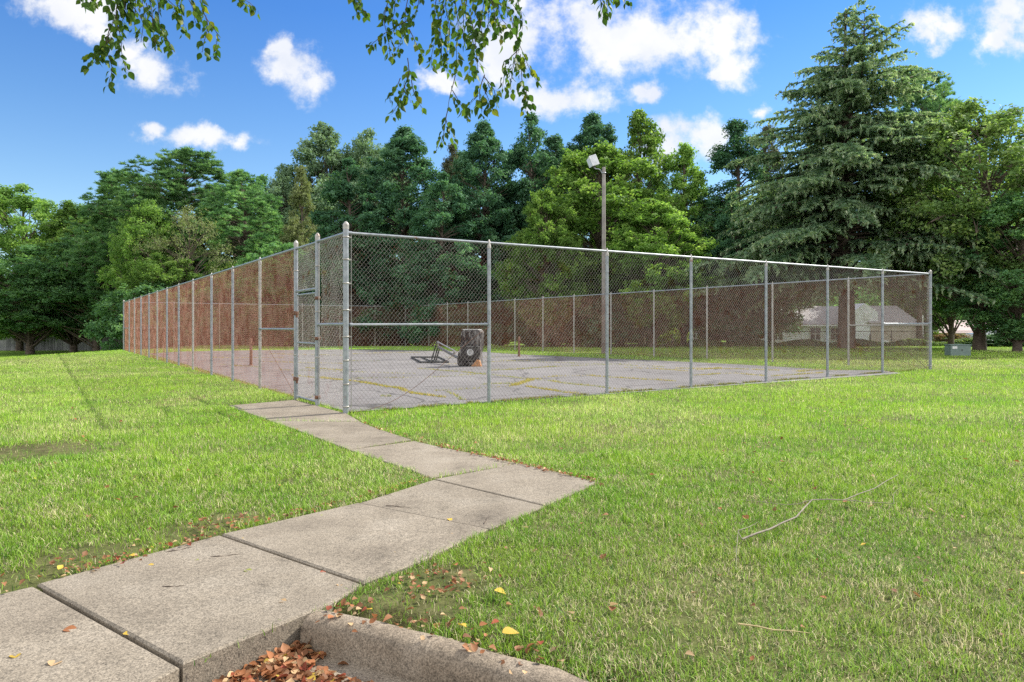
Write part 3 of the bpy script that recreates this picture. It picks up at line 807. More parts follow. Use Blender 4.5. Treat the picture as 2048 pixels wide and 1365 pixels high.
# ------------------------------------------------------------------ houses, car, neighbour fence
def siding(name, c1, c2, step=.2):
    m, nt, b = material(name)
    tc = nt.new('ShaderNodeTexCoord'); sx = nt.new('ShaderNodeSeparateXYZ'); nt.l(tc.outputs['Object'], sx.inputs[0])
    mt = nt.new('ShaderNodeMath', operation='DIVIDE'); nt.l(sx.outputs['Z'], mt.inputs[0]); mt.inputs[1].default_value = step
    fr_ = nt.new('ShaderNodeMath', operation='FRACT'); nt.l(mt.outputs[0], fr_.inputs[0])
    c = ramp(nt, fr_.outputs[0], [(0, c2), (.12, c1), (1, c1)])
    nt.l(mixc(nt, 1.0, c, ramp(nt, noise(nt, 2, 4), [(.3, .9), (.7, 1.05)]), 'MULTIPLY'), b.inputs['Base Color'])
    b.inputs['Roughness'].default_value = .6; bump(nt, b, fr_.outputs[0], .4, .02); return m
M['white_siding'] = siding('white_siding', (.84, .85, .88), (.62, .63, .66))
M['tan_siding'] = siding('tan_siding', (.50, .43, .36), (.36, .30, .25))
M['roof_grey'] = simple('pale_shingles', (.36, .34, .33), (.27, .255, .25), 5, .85)
M['roof_pink'] = simple('pinkish_shingles', (.46, .35, .32), (.36, .27, .25), 6, .85)
M['trim'] = simple('white_trim', (.8, .8, .8), (.7, .7, .7), 3, .5)
M['pane'] = simple('dark_window_glass', (.05, .06, .07), (.03, .035, .04), 1, .1)
def gable(m_wall, m_roof, mw, x0, x1, y0, y1, zb, he, hr, ov=.4):
    """house body with ridge along x"""
    ym = (y0+y1)/2
    m_wall.box(((x0+x1)/2, ym, zb+he/2), (x1-x0, y1-y0, he))
    for xx in (x0, x1):
        m_wall.add([(xx, y0, zb+he), (xx, y1, zb+he), (xx, ym, zb+hr-.03)], [(0, 1, 2)])
    s = (hr-he)/(ym-y0)
    for sg in (-1, 1):
        ye = ym+sg*((y1-y0)/2+ov); ze = zb+he-s*ov
        a = [(x0-ov, ye, ze+.02), (x1+ov, ye, ze+.02), (x1+ov, ym, zb+hr+.02), (x0-ov, ym, zb+hr+.02)]
        t = [(p[0], p[1], p[2]+.14) for p in a]
        m_roof.add(a+t, [(0, 3, 2, 1), (4, 5, 6, 7), (0, 1, 5, 4), (1, 2, 6, 5), (2, 3, 7, 6), (3, 0, 4, 7)])
def window(x, y, z, w, h, parent):
    m = MB()
    for (cx_, cz_, sw, sh) in ((x, z+h/2, w+.16, .09), (x, z-h/2, w+.16, .09), (x-w/2, z, .09, h-.09), (x+w/2, z, .09, h-.09), (x, z, .045, h-.09), (x, z, w-.09, .05)):
        m.box((cx_, y-.03, cz_), (sw, .07, sh))
    o = m.build('window', M['trim'], parent)
    m = MB(); m.box((x, y-.012, z), (w, .022, h)); m.build('pane', M['pane'], o)
def houses():
    Y = 62.0
    X = lambda px, yy=Y: (px-CX)/F*yy
    e = empty('house', (X(1620), Y, gz(X(1620), Y)), 0); tag(e, 'white sided house with pale roof behind the thick tree trunks', 'house')
    ox, oy, oz = e.location
    m = MB(); r_ = MB(); gable(m, r_, None, X(1518)-ox, X(1735)-ox, 0, 8, -.3, 2.2, 3.75)
    m.build('wall', M['white_siding'], e); rf = r_.build('roof', M['roof_grey'], e)
    window(X(1555)-ox, 0, 1.05, .95, 1.15, e); window(X(1630)-ox, 0, 1.05, .95, 1.15, e); window(X(1670)-ox, 0, 1.05, .9, 1.1, e)
    m = MB(); m.box((X(1708)-ox, -1.0, 1.3), (2.2, 1.9, 3.3))
    m.add([(X(1708)-ox-1.1, -1.95, 2.95), (X(1708)-ox+1.1, -1.95, 2.95), (X(1708)-ox, -1.95, 3.7), (X(1708)-ox-1.1, 0, 2.95), (X(1708)-ox+1.1, 0, 2.95), (X(1708)-ox, 0, 3.7)], [(0, 1, 2), (0, 2, 5, 3), (1, 4, 5, 2)])
    m.build('porch_bay', M['white_siding'], e)
    m = MB(); m.box((X(1712)-ox, -1.98, 2.6), (.5, .06, .6)); m.build('vent', M['trim'], e)
    m = MB(); m.box((X(1722)-ox, -1.97, .5), (.5, .05, 1.1)); m.build('door', M['pane'], e)
    m = MB(); m.box(((X(1518)+X(1735))/2-ox, -.46, 1.78), (X(1735)-X(1518)+.8, .10, .12)); m.build('gutter', M['trim'], rf)
    # tan house beside
    Y2 = 60.0
    e = empty('house', (X(1780, Y2), Y2, gz(X(1780, Y2), Y2))); tag(e, 'tan sided house wall right of the white house, behind the far fence', 'house')
    ox = e.location.x
    m = MB(); r_ = MB(); gable(m, r_, None, X(1742, Y2)-ox, X(1832, Y2)-ox, 0, 7, -.3, 2.15, 3.6, .25)
    m.build('wall', M['tan_siding'], e); r_.build('roof', M['roof_grey'], e)
    m = MB(); m.box((X(1838, Y2)-ox, -.3, 1.1), (.26, .26, 2.9)); m.build('porch_post', M['trim'], e)
    m = MB(); m.box((X(1770, Y2)-ox, -.04, .2), (.5, .06, .4)); m.build('vent', M['trim'], e)
    # pink roofed house at right
    Y3 = 78.0
    e = empty('house', (X(1930, Y3), Y3, gz(X(1930, Y3), Y3))); tag(e, 'low house with a pinkish shingle roof seen right of the far corner post', 'house')
    ox = e.location.x
    m = MB(); r_ = MB(); gable(m, r_, None, X(1845, Y3)-ox, X(2030, Y3)-ox, 0, 8, -.3, 1.5, 2.75, .5)
    m.build('wall', M['white_siding'], e); r_.build('roof', M['roof_pink'], e)
    for px in (1880, 1915): window(X(px, Y3)-ox, 0, .7, .9, .9, e)
    m = MB(); m.lathe((X(1876, Y3)-ox, .8, 1.85), [(.07, 0), (.07, .35), (.1, .36), (.1, .42), (.002, .45)], 8); m.build('vent_pipe', M['dark_steel'], e)
    # white gable seen between trunks
    Y4 = 76.0
    e = empty('house', (X(1405, Y4), Y4, gz(X(1405, Y4), Y4))); tag(e, 'small white gable house glimpsed between dark trunks at mid fence', 'house')
    ox = e.location.x
    m = MB(); r_ = MB(); gable(m, r_, None, X(1380, Y4)-ox, X(1440, Y4)-ox, 0, 6, -.4, 2.3, 3.9)
    m.build('wall', M['white_siding'], e); r_.build('roof', M['roof_grey'], e); window(X(1403, Y4)-ox, 0, 1.0, .6, 1.0, e)
    Y5 = 84.0
    e = empty('house', (X(1290, Y5), Y5, gz(X(1290, Y5), Y5))); tag(e, 'distant house with a pinkish roof peeping over bright bushes left of the others', 'house')
    ox = e.location.x
    m = MB(); r_ = MB(); gable(m, r_, None, X(1245, Y5)-ox, X(1365, Y5)-ox, 0, 7, -.4, 2.0, 3.6)
    m.build('wall', M['white_siding'], e); r_.build('roof', M['roof_pink'], e)
    for px in (1275, 1340): window(X(px, Y5)-ox, 0, .9, .8, 1.0, e)
houses()
def car():
    Y = 60.0; x = (1985-CX)/F*Y
    e = empty('parked_car', (x, Y, gz(x, Y)), R(12)); tag(e, 'white car parked beyond the trees at the right edge', 'car')
    wp = simple('white_car_paint', (.75, .76, .78), (.7, .71, .73), 2, .25); gl = M['pane']
    prof = [(-2.1, .35), (-2.15, .7), (-1.95, .95), (-1.2, 1.02), (-.6, 1.42), (.9, 1.45), (1.6, 1.05), (2.1, .95), (2.15, .6), (2.1, .35)]
    m = MB(); n = len(prof)
    vs = [(a, -.85+(.10 if b > 1.1 else 0), b) for a, b in prof]+[(a, .85-(.10 if b > 1.1 else 0), b) for a, b in prof]
    m.add(vs, [tuple(range(n)), tuple(range(2*n-1, n-1, -1))]+[(i, n+i, n+(i+1) % n, (i+1) % n) for i in range(n)])
    m.build('body', wp, e, .05)
    for (x0, x1) in ((-1.0, .05), (.12, 1.25)):
        m = MB(); m.add([(x0, -.862, 1.03), (x1, -.862, 1.03), (min(x1, .95), -.765, 1.38), (max(x0, -.6), -.765, 1.38)], [(0, 1, 2, 3)]); m.build('window', gl, e)
    for sx in (-1.35, 1.35):
        for sy in (-.8, .8):
            m = MB(); m.tube([(sx, sy-.1, .32), (sx, sy+.1, .32)], .32, 18); w = m.build('wheel', M['dark_steel'], e)
            m = MB(); m.tube([(sx, sy-.115, .32), (sx, sy+.115, .32)], .19, 14); m.build('rim', ST, w)
    for sy in (-.6, .6):
        m = MB(); m.box((-2.12, sy, .78), (.1, .35, .14)); m.build('headlight', M['trim'], e, .02)
car()
def neighbour_fence():
    A = (5.0, 50.0); B = (31.0, 47.0)
    e = empty('chain_link_fence', (0, 0, 0)); tag(e, 'low dark chain link fence in front of the houses beyond the court', 'fence')
    dk = M['dark_steel']
    n = 11
    for k in range(n):
        p = lerp(A, B, k/(n-1)); m = MB(); m.lathe((p[0], p[1], gz(*p)), [(.03, 0), (.03, 1.02), (.002, 1.04)], 8); m.build('post', dk, e)
    rail(A, B, .95, e, .022, 'top_rail', dk)
    wire_obj('chain_link_mesh', A, B, .02, .94, dk, e, seed=9, wid=.09, hei=.10)
neighbour_fence()

# ------------------------------------------------------------------ trees
def unit(v): return v/np.maximum(np.linalg.norm(v, axis=1, keepdims=True), 1e-9)
def cards(pos, nrm, tan, Ls, Ws, fold=.12):
    t = unit(tan); b = unit(np.cross(nrm, t)); n2 = np.cross(t, b)
    Ls = np.asarray(Ls)[:, None]; Ws = np.asarray(Ws)[:, None]
    p0 = pos-t*Ls*.5; p2 = pos+t*Ls*.5; mid = pos-t*Ls*.08
    p1 = mid+b*Ws*.5+n2*Ws*fold; p3 = mid-b*Ws*.5+n2*Ws*fold
    V = np.stack([p0, p1, p2, p3], 1).reshape(-1, 3)
    i = np.arange(len(pos))*4
    return V, np.stack([i, i+1, i+2, i+3], 1)
ENV = {
    'round': lambda h: np.sqrt(np.clip(1-((h-.48)/.52)**2, 0, 1)),
    'ovoid': lambda h: np.clip(np.sin(np.pi*np.clip(h, 0, 1)**.75), 0, 1)**.7,
    'cone':  lambda h: np.clip(1.03-h**1.3, 0, 1)**.75*np.clip(h*9+.45, 0, 1),
    'column': lambda h: np.clip(1.0-h**3.6, 0, 1)**.75*np.clip(h*8+.6, 0, 1),
    'skirt': lambda h: np.clip(1-h**2.2, 0, 1)**.85*np.clip(h*5+.7, 0, 1),
}
def limb(m, a, b, r0, r1, sag, rng, n=5, sides=5):
    P = []; a = np.array(a); b = np.array(b); w = rng.normal(0, .04, 3)*np.linalg.norm(b-a)
    for k in range(n+1):
        t = k/n; p = a+(b-a)*t+np.array([0, 0, sag])*t*(1-t)*4*.25+w*math.sin(math.pi*t)
        P.append(p)
    m.tube(P, [r0+(r1-r0)*k/n for k in range(n+1)], sides, False)
def tree_proto(kind, seed, H, Rr, cb, nl, nc, nf, ls, ws, lobe=.30, clr=.5, trunk_r=.22, up=.45, droop=0.0, lean=0.0, squash=.75, needle=False):
    """returns (trunk mesh, crown mesh); H height, Rr crown radius, cb crown base"""
    rng = np.random.RandomState(seed); env = ENV[kind]
    h = []
    while len(h) < nl:
        c = rng.rand()
        if rng.rand() < .25+.75*float(env(np.array([c]))[0]): h.append(c)
    h = np.array(h); th = np.arange(nl)*2.39996+rng.uniform(-.5, .5, nl)
    fr_ = np.sqrt(rng.uniform(.18, 1, nl)); rad = Rr*env(h)*fr_*(1-.5*lobe)
    irr = 1+.16*np.sin(2*th+rng.uniform(0, 6))+.12*np.sin(3*th+h*7+rng.uniform(0, 6))
    rad *= irr
    LC = np.stack([rad*np.cos(th)+lean*h, rad*np.sin(th), cb+(H-cb)*(h*.93+.02)], 1)
    lr = Rr*lobe*rng.uniform(.7, 1.25, nl)*(.55+.45*env(h))
    # clumps on lobe shells
    d_ = unit(rng.normal(size=(nl, nc, 3)).reshape(-1, 3)).reshape(nl, nc, 3); d_[..., 2] += up*.6; 
    rr = rng.uniform(.35, 1.0, (nl, nc, 1))
    CC = LC[:, None]+d_*lr[:, None, None]*rr*np.array([1, 1, squash]); CC[..., 2] -= droop*lr[:, None]*rr[..., 0]**2
    CC = CC.reshape(-1, 3); cd = unit(d_.reshape(-1, 3)); n = len(CC)
    out = unit(CC-np.array([0, 0, 1.0])*0-np.stack([0*CC[:, 0], 0*CC[:, 0], cb+(H-cb)*.45+0*CC[:, 0]], 1))
    cv = rng.uniform(0, 1, n)
    lv = np.repeat(rng.uniform(0, 1, nl), nc)
    keep = CC[:, 2] > .15; CC, cd, out, cv, lv = CC[keep], cd[keep], out[keep], cv[keep], lv[keep]; n = len(CC)
    ld = unit(rng.normal(size=(n*nf, 3))); rr = rng.uniform(.1, 1, (n*nf, 1))**.6
    rad_c = np.repeat(clr*rng.uniform(.6, 1.3, n), nf)[:, None]
    P = np.repeat(CC, nf, 0)+ld*rr*rad_c*np.array([1, 1, .75])
    o_ = np.repeat(cd, nf, 0)
    if needle:
        ld[:, 2] = np.abs(ld[:, 2])*.9+.1*ld[:, 2]; ld = unit(ld)
        P = np.repeat(CC, nf, 0)+ld*np.repeat(ls*.5*rng.uniform(.8, 1.2, n), nf)[:, None]
        tan = ld; nrm = unit(np.cross(ld, unit(rng.normal(size=ld.shape))))
    else:
        nrm = unit(.45*o_+.55*unit(rng.normal(size=P.shape))+np.array([0, 0, up]))
        tan = unit(rng.normal(size=P.shape)+.8*o_+np.array([0, 0, -.5-droop*.8]))
        tan = tan-nrm*np.sum(tan*nrm, 1, keepdims=True)
    k = P[:, 2] > .05
    P, nrm, tan = P[k], nrm[k], tan[k]
    N = len(P)
    V, Fq = cards(P, nrm, tan, ls*rng.uniform(.65, 1.25, N), ws*rng.uniform(.65, 1.25, N))
    v = .40*np.repeat(cv, nf)[k]+.25*np.repeat(lv, nf)[k]+.35*rng.rand(N)
    crown = np_mesh('crown', V, [Fq], {'v': v})
    m = MB()
    tz = np.linspace(0, 1, 8); ht = H*.86
    tp = [np.array([lean*t*.8+.12*math.sin(3*t+seed), .12*math.sin(4*t+seed*2), t*ht]) for t in tz]
    tp[0][2] = -.3
    m.tube(tp, [trunk_r*(1.35 if i == 0 else 1)*(1-.86*t)+.02 for i, t in enumerate(tz)], 9, False)
    for i in range(nl):
        z = LC[i, 2]; t0 = np.clip((z-(.10+.22*rng.rand())*H*.8)/ht, .06, .95)
        if needle or kind in ('cone', 'column', 'skirt'): t0 = np.clip((z-.06*H)/ht, .05, .97)
        j = min(int(t0*7), 6); a = tp[j]+(tp[j+1]-tp[j])*(t0*7-j)
        r0 = trunk_r*(1-.86*t0)*.42+.012
        limb(m, a, LC[i], r0, .012, .5 if not needle else .25, rng)
        for q in range(3):
            c = CC[min(i*nc+rng.randint(nc), n-1)]
            if np.linalg.norm(c-LC[i]) < lr[i]*2: limb(m, LC[i], c, r0*.35+.006, .006, .1, rng, 3, 4)
    return m.mesh('trunk'), crown

def deodar_proto(seed):
    rng = np.random.RandomState(seed)
    prof = np.array([(3.6, 4.2), (4.6, 5.6), (6, 6.4), (8, 6.0), (12, 4.9), (15, 3.3), (17, 2.0), (18.6, 1.0), (20, .4), (21, .1)])
    m = MB(); tr = lambda z: np.array([.10*math.sin(z*.4), .08*math.cos(z*.5), z])
    zs = np.linspace(-.3, 20.6, 14); m.tube([tr(z) for z in zs], [.42*(1-z/22)**1.1+.02 for z in zs], 10, False)
    P = []; Tn = []; Nn = []; VV = []
    leaders = [(0, 0, 21.0), (1.05, .2, 20.4)]
    m.tube([tr(13.5), np.array([.8, .15, 15.5]), np.array([1.0, .2, 18]), np.array([1.05, .2, 20.2])], [.12, .09, .05, .01], 6, False)
    nb = 330
    for i in range(nb):
        f = (i+.5)/nb; z = 3.9+16.7*(1-(1-f)**.92); az = i*2.39996+rng.uniform(-.7, .7)
        org = tr(z); L = float(np.interp(z, prof[:, 0], prof[:, 1]))*rng.choice([.62, .8, .95, 1.08, 1.24])*rng.uniform(.92, 1.08)
        if z > 14.5 and rng.rand() < .45: org = np.array([.8+.25*(z-14.5)/6, .17, z]); 
        rise = np.interp(z, [2, 10, 16, 21], [.02, .16, .34, .9]); drop = np.interp(z, [2, 10, 16, 21], [.30, .30, .26, .05])*rng.uniform(.6, 1.5); rise = rise+rng.normal(0, .07)
        if L < .3: L = .3
        h = np.array([math.cos(az), math.sin(az), 0]); side = np.array([-h[1], h[0], 0])
        bend = rng.normal(0, .10)
        pt = lambda s: org+h*L*s+side*L*bend*s*s+np.array([0, 0, L*(rise*s-drop*s**2.2)])
        S = np.linspace(0, 1, 6); m.tube([pt(s) for s in S], [.020+.016*L*(1-s)*.9 for s in S], 4, False)
        ns = max(4, int(L/.15))
        for k in range(ns):
            s = .16+.84*(k+rng.rand()*.6)/ns
            if s > 1.0: s = 1.0
            sl = (.22+.70*L*.36*(1-s)**.75+.14*rng.rand())*rng.uniform(.7, 1.2)
            sl = min(sl, 1.25)
            sg = 1 if k % 2 else -1
            fw = rng.uniform(.45, .85); d_ = unit((h*fw+side*sg*(1-fw*.55)+np.array([0, 0, rng.normal(0, .12)]))[None])[0]
            base = pt(s); dr = rng.uniform(.18, .42)
            nn = max(3, int(sl/.055)); t = (np.arange(nn)+rng.rand(nn))/nn
            q = base+d_*(sl*t)[:, None]; q[:, 2] -= dr*sl*t**1.9
            for rep in range(2):
                tn = d_*rng.uniform(.2, .9)+rng.normal(0, .45, (nn, 3))+np.array([0, 0, .12]); tn[:, 2] -= .35*t
                P.append(q+rng.normal(0, .022, (nn, 3))); Tn.append(tn); Nn.append(np.array([0, 0, 1.0])*.6+rng.normal(0, .5, (nn, 3)))
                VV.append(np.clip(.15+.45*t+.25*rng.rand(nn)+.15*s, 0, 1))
            # hanging tip sprays
            if rng.rand() < .5:
                e = q[-1]; kk = 4; tt = np.linspace(0, 1, kk)
                P.append(e+np.stack([rng.normal(0, .03, kk), rng.normal(0, .03, kk), -.20*tt], 1)); Tn.append(np.array([0, 0, -1.0])+rng.normal(0, .35, (kk, 3))); Nn.append(rng.normal(0, 1, (kk, 3))); VV.append(.6+.4*rng.rand(kk))
    P = np.concatenate(P); Tn = unit(np.concatenate(Tn)); Nn = unit(np.concatenate(Nn)); VV = np.concatenate(VV)
    Nn = unit(Nn-Tn*np.sum(Nn*Tn, 1, keepdims=True))
    N = len(P)
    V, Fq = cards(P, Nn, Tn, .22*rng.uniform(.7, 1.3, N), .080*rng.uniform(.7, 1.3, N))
    return m.mesh('trunk'), np_mesh('crown', V, [Fq], {'v': VV})

LM = {
    'broad': leaf_mat('broadleaf_green', [(0, (0.041, 0.098, 0.026)), (.5, (0.144, 0.258, 0.066)), (1, (0.302, 0.422, 0.119))], 0.45),
    'bright': leaf_mat('bright_yellow_green', [(0, (0.038, 0.093, 0.015)), (.5, (0.140, 0.256, 0.056)), (1, (0.362, 0.493, 0.144))], .45),
    'dark': leaf_mat('dark_evergreen', [(0, (0.020, 0.061, 0.034)), (.5, (0.070, 0.165, 0.091)), (1, (0.174, 0.311, 0.174))], 0.35),
    'pine': leaf_mat('pine_needles', [(0, (0.034, 0.089, 0.040)), (.5, (0.114, 0.233, 0.098)), (1, (0.287, 0.436, 0.187))], 0.35),
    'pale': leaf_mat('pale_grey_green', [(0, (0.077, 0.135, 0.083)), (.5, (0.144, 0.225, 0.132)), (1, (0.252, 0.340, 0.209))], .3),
    'dry': leaf_mat('dry_olive', [(0, (0.102, 0.133, 0.054)), (.5, (0.204, 0.247, 0.108)), (1, (0.306, 0.342, 0.171))], .3),
    'cedar': leaf_mat('blue_green_needles', [(0, (0.041, 0.086, 0.050)), (.45, (0.133, 0.241, 0.140)), (.8, (0.297, 0.416, 0.252)), (1, (0.589, 0.646, 0.443))], 0.4),
    'deep': leaf_mat('deep_green_leaves', [(0, (0.031, 0.081, 0.039)), (.5, (0.104, 0.218, 0.093)), (1, (0.236, 0.386, 0.147))], 0.42),  # darker, bluer green than the broadleaf crowns
    'olive': leaf_mat('olive_leaves', [(0, (0.069, 0.132, 0.046)), (.5, (0.144, 0.230, 0.075)), (1, (0.287, 0.356, 0.130))], 0.42),
    'brownish': leaf_mat('brownish_cedar', [(0, (.07, .085, .055)), (.5, (.13, .14, .09)), (1, (.21, .20, .13))], .28),
    'lime': leaf_mat('lime_bush', [(0, (.14, .22, .03)), (.5, (.30, .40, .06)), (1, (.46, .52, .10))], .4),
    'red': leaf_mat('reddish_bush', [(0, (.14, .08, .04)), (.5, (.25, .15, .07)), (1, (.27, .27, .09))], .35),
}
PT = {
    'broadA': tree_proto('round', 21, 17, 5.0, 1.2, 150, 12, 32, .23, .16, .20, .50, up=.30, squash=.95),
    'broadB': tree_proto('ovoid', 22, 17, 4.6, 1.0, 150, 12, 32, .22, .15, .20, .48, up=.30, lean=.4, squash=1.0),
    'bright': tree_proto('ovoid', 23, 16, 4.8, 1.6, 190, 11, 28, .23, .14, .16, .42, up=.2, squash=1.1),
    'wispy': tree_proto('ovoid', 31, 16, 3.8, 1.0, 150, 9, 20, .22, .15, .19, .42, up=.25, squash=1.1),
    'loose': tree_proto('ovoid', 33, 15, 4.6, 2.6, 150, 10, 24, .20, .13, .19, .42, up=.35, squash=.9),
    'high': tree_proto('round', 41, 15, 5.2, 3.0, 140, 12, 30, .21, .15, .20, .46, up=.3, squash=.85),
    'everA': tree_proto('column', 24, 18, 3.7, .4, 230, 10, 28, .25, .10, .17, .38, up=.30, droop=.5, squash=1.0),
    'everB': tree_proto('skirt', 25, 18, 4.0, .3, 230, 10, 28, .25, .10, .17, .38, up=.30, droop=.6, lean=-.3, squash=1.0),
    'everC': tree_proto('cone', 29, 18, 3.4, .4, 230, 9, 24, .24, .09, .20, .36, up=.3, droop=.5, squash=1.0),
    'pine': tree_proto('round', 26, 19, 5.0, 4.0, 230, 14, 28, .36, .07, .18, .3, up=.2, trunk_r=.26, squash=1.15, needle=True),
    'pineB': tree_proto('ovoid', 32, 19, 4.2, 6.0, 150, 14, 28, .36, .07, .19, .3, up=.2, trunk_r=.26, squash=1.15, needle=True),
    'everH': tree_proto('column', 44, 18, 3.6, 5.6, 170, 10, 28, .25, .10, .18, .38, up=.30, droop=.5, squash=1.0),
    'sparse': tree_proto('round', 27, 9, 4.0, 1.5, 80, 10, 9, .15, .09, .22, .40, trunk_r=.14),
    'bush': tree_proto('round', 28, 3.0, 2.0, .1, 40, 12, 24, .15, .10, .28, .30, trunk_r=.06),
    'under': tree_proto('round', 30, 5.0, 3.6, .1, 70, 12, 24, .22, .14, .24, .40, trunk_r=.08),
}
PT['deodar'] = deodar_proto(8)
def tree(name, proto, mat, px, Y, top, width=None, label='', group=None, rz=None, cat='tree', bark='bark', H0=None, z_off=0.0, x=None, bottom=None):
    tm, cm = PT[proto]
    H0 = {'deodar': 20.9}.get(proto, None) or max(v.co.z for v in [max(cm.vertices, key=lambda q: q.co.z)])
    W0 = PW[proto]
    X = (px-CX)/F*Y if x is None else x; z = gz(X, Y)
    Ht = CZ-(top-HY)/F*Y-z
    sz = Ht/H0; sx = (width/F*Y)/W0 if width else sz
    e = empty(name, (X, Y, z), rz if rz is not None else random.Random(px*7+Y).uniform(0, 6.28))
    tag(e, label, cat, group)
    t = link('trunk', tm, None, e); c = link('crown', cm, None, e)
    for o, mm in ((t, M[bark]), (c, LM[mat])):
        if not o.data.materials: o.data.materials.append(mm)
        o.material_slots[0].link = 'OBJECT'; o.material_slots[0].material = mm
        o.scale = (sx, sx, sz)
    return e
PW = {}
for k, (tm, cm) in PT.items():
    co = np.empty(len(cm.vertices)*3, np.float32); cm.vertices.foreach_get('co', co); co = co.reshape(-1, 3)
    PW[k] = 2*np.percentile(np.hypot(co[:, 0], co[:, 1]), 82)
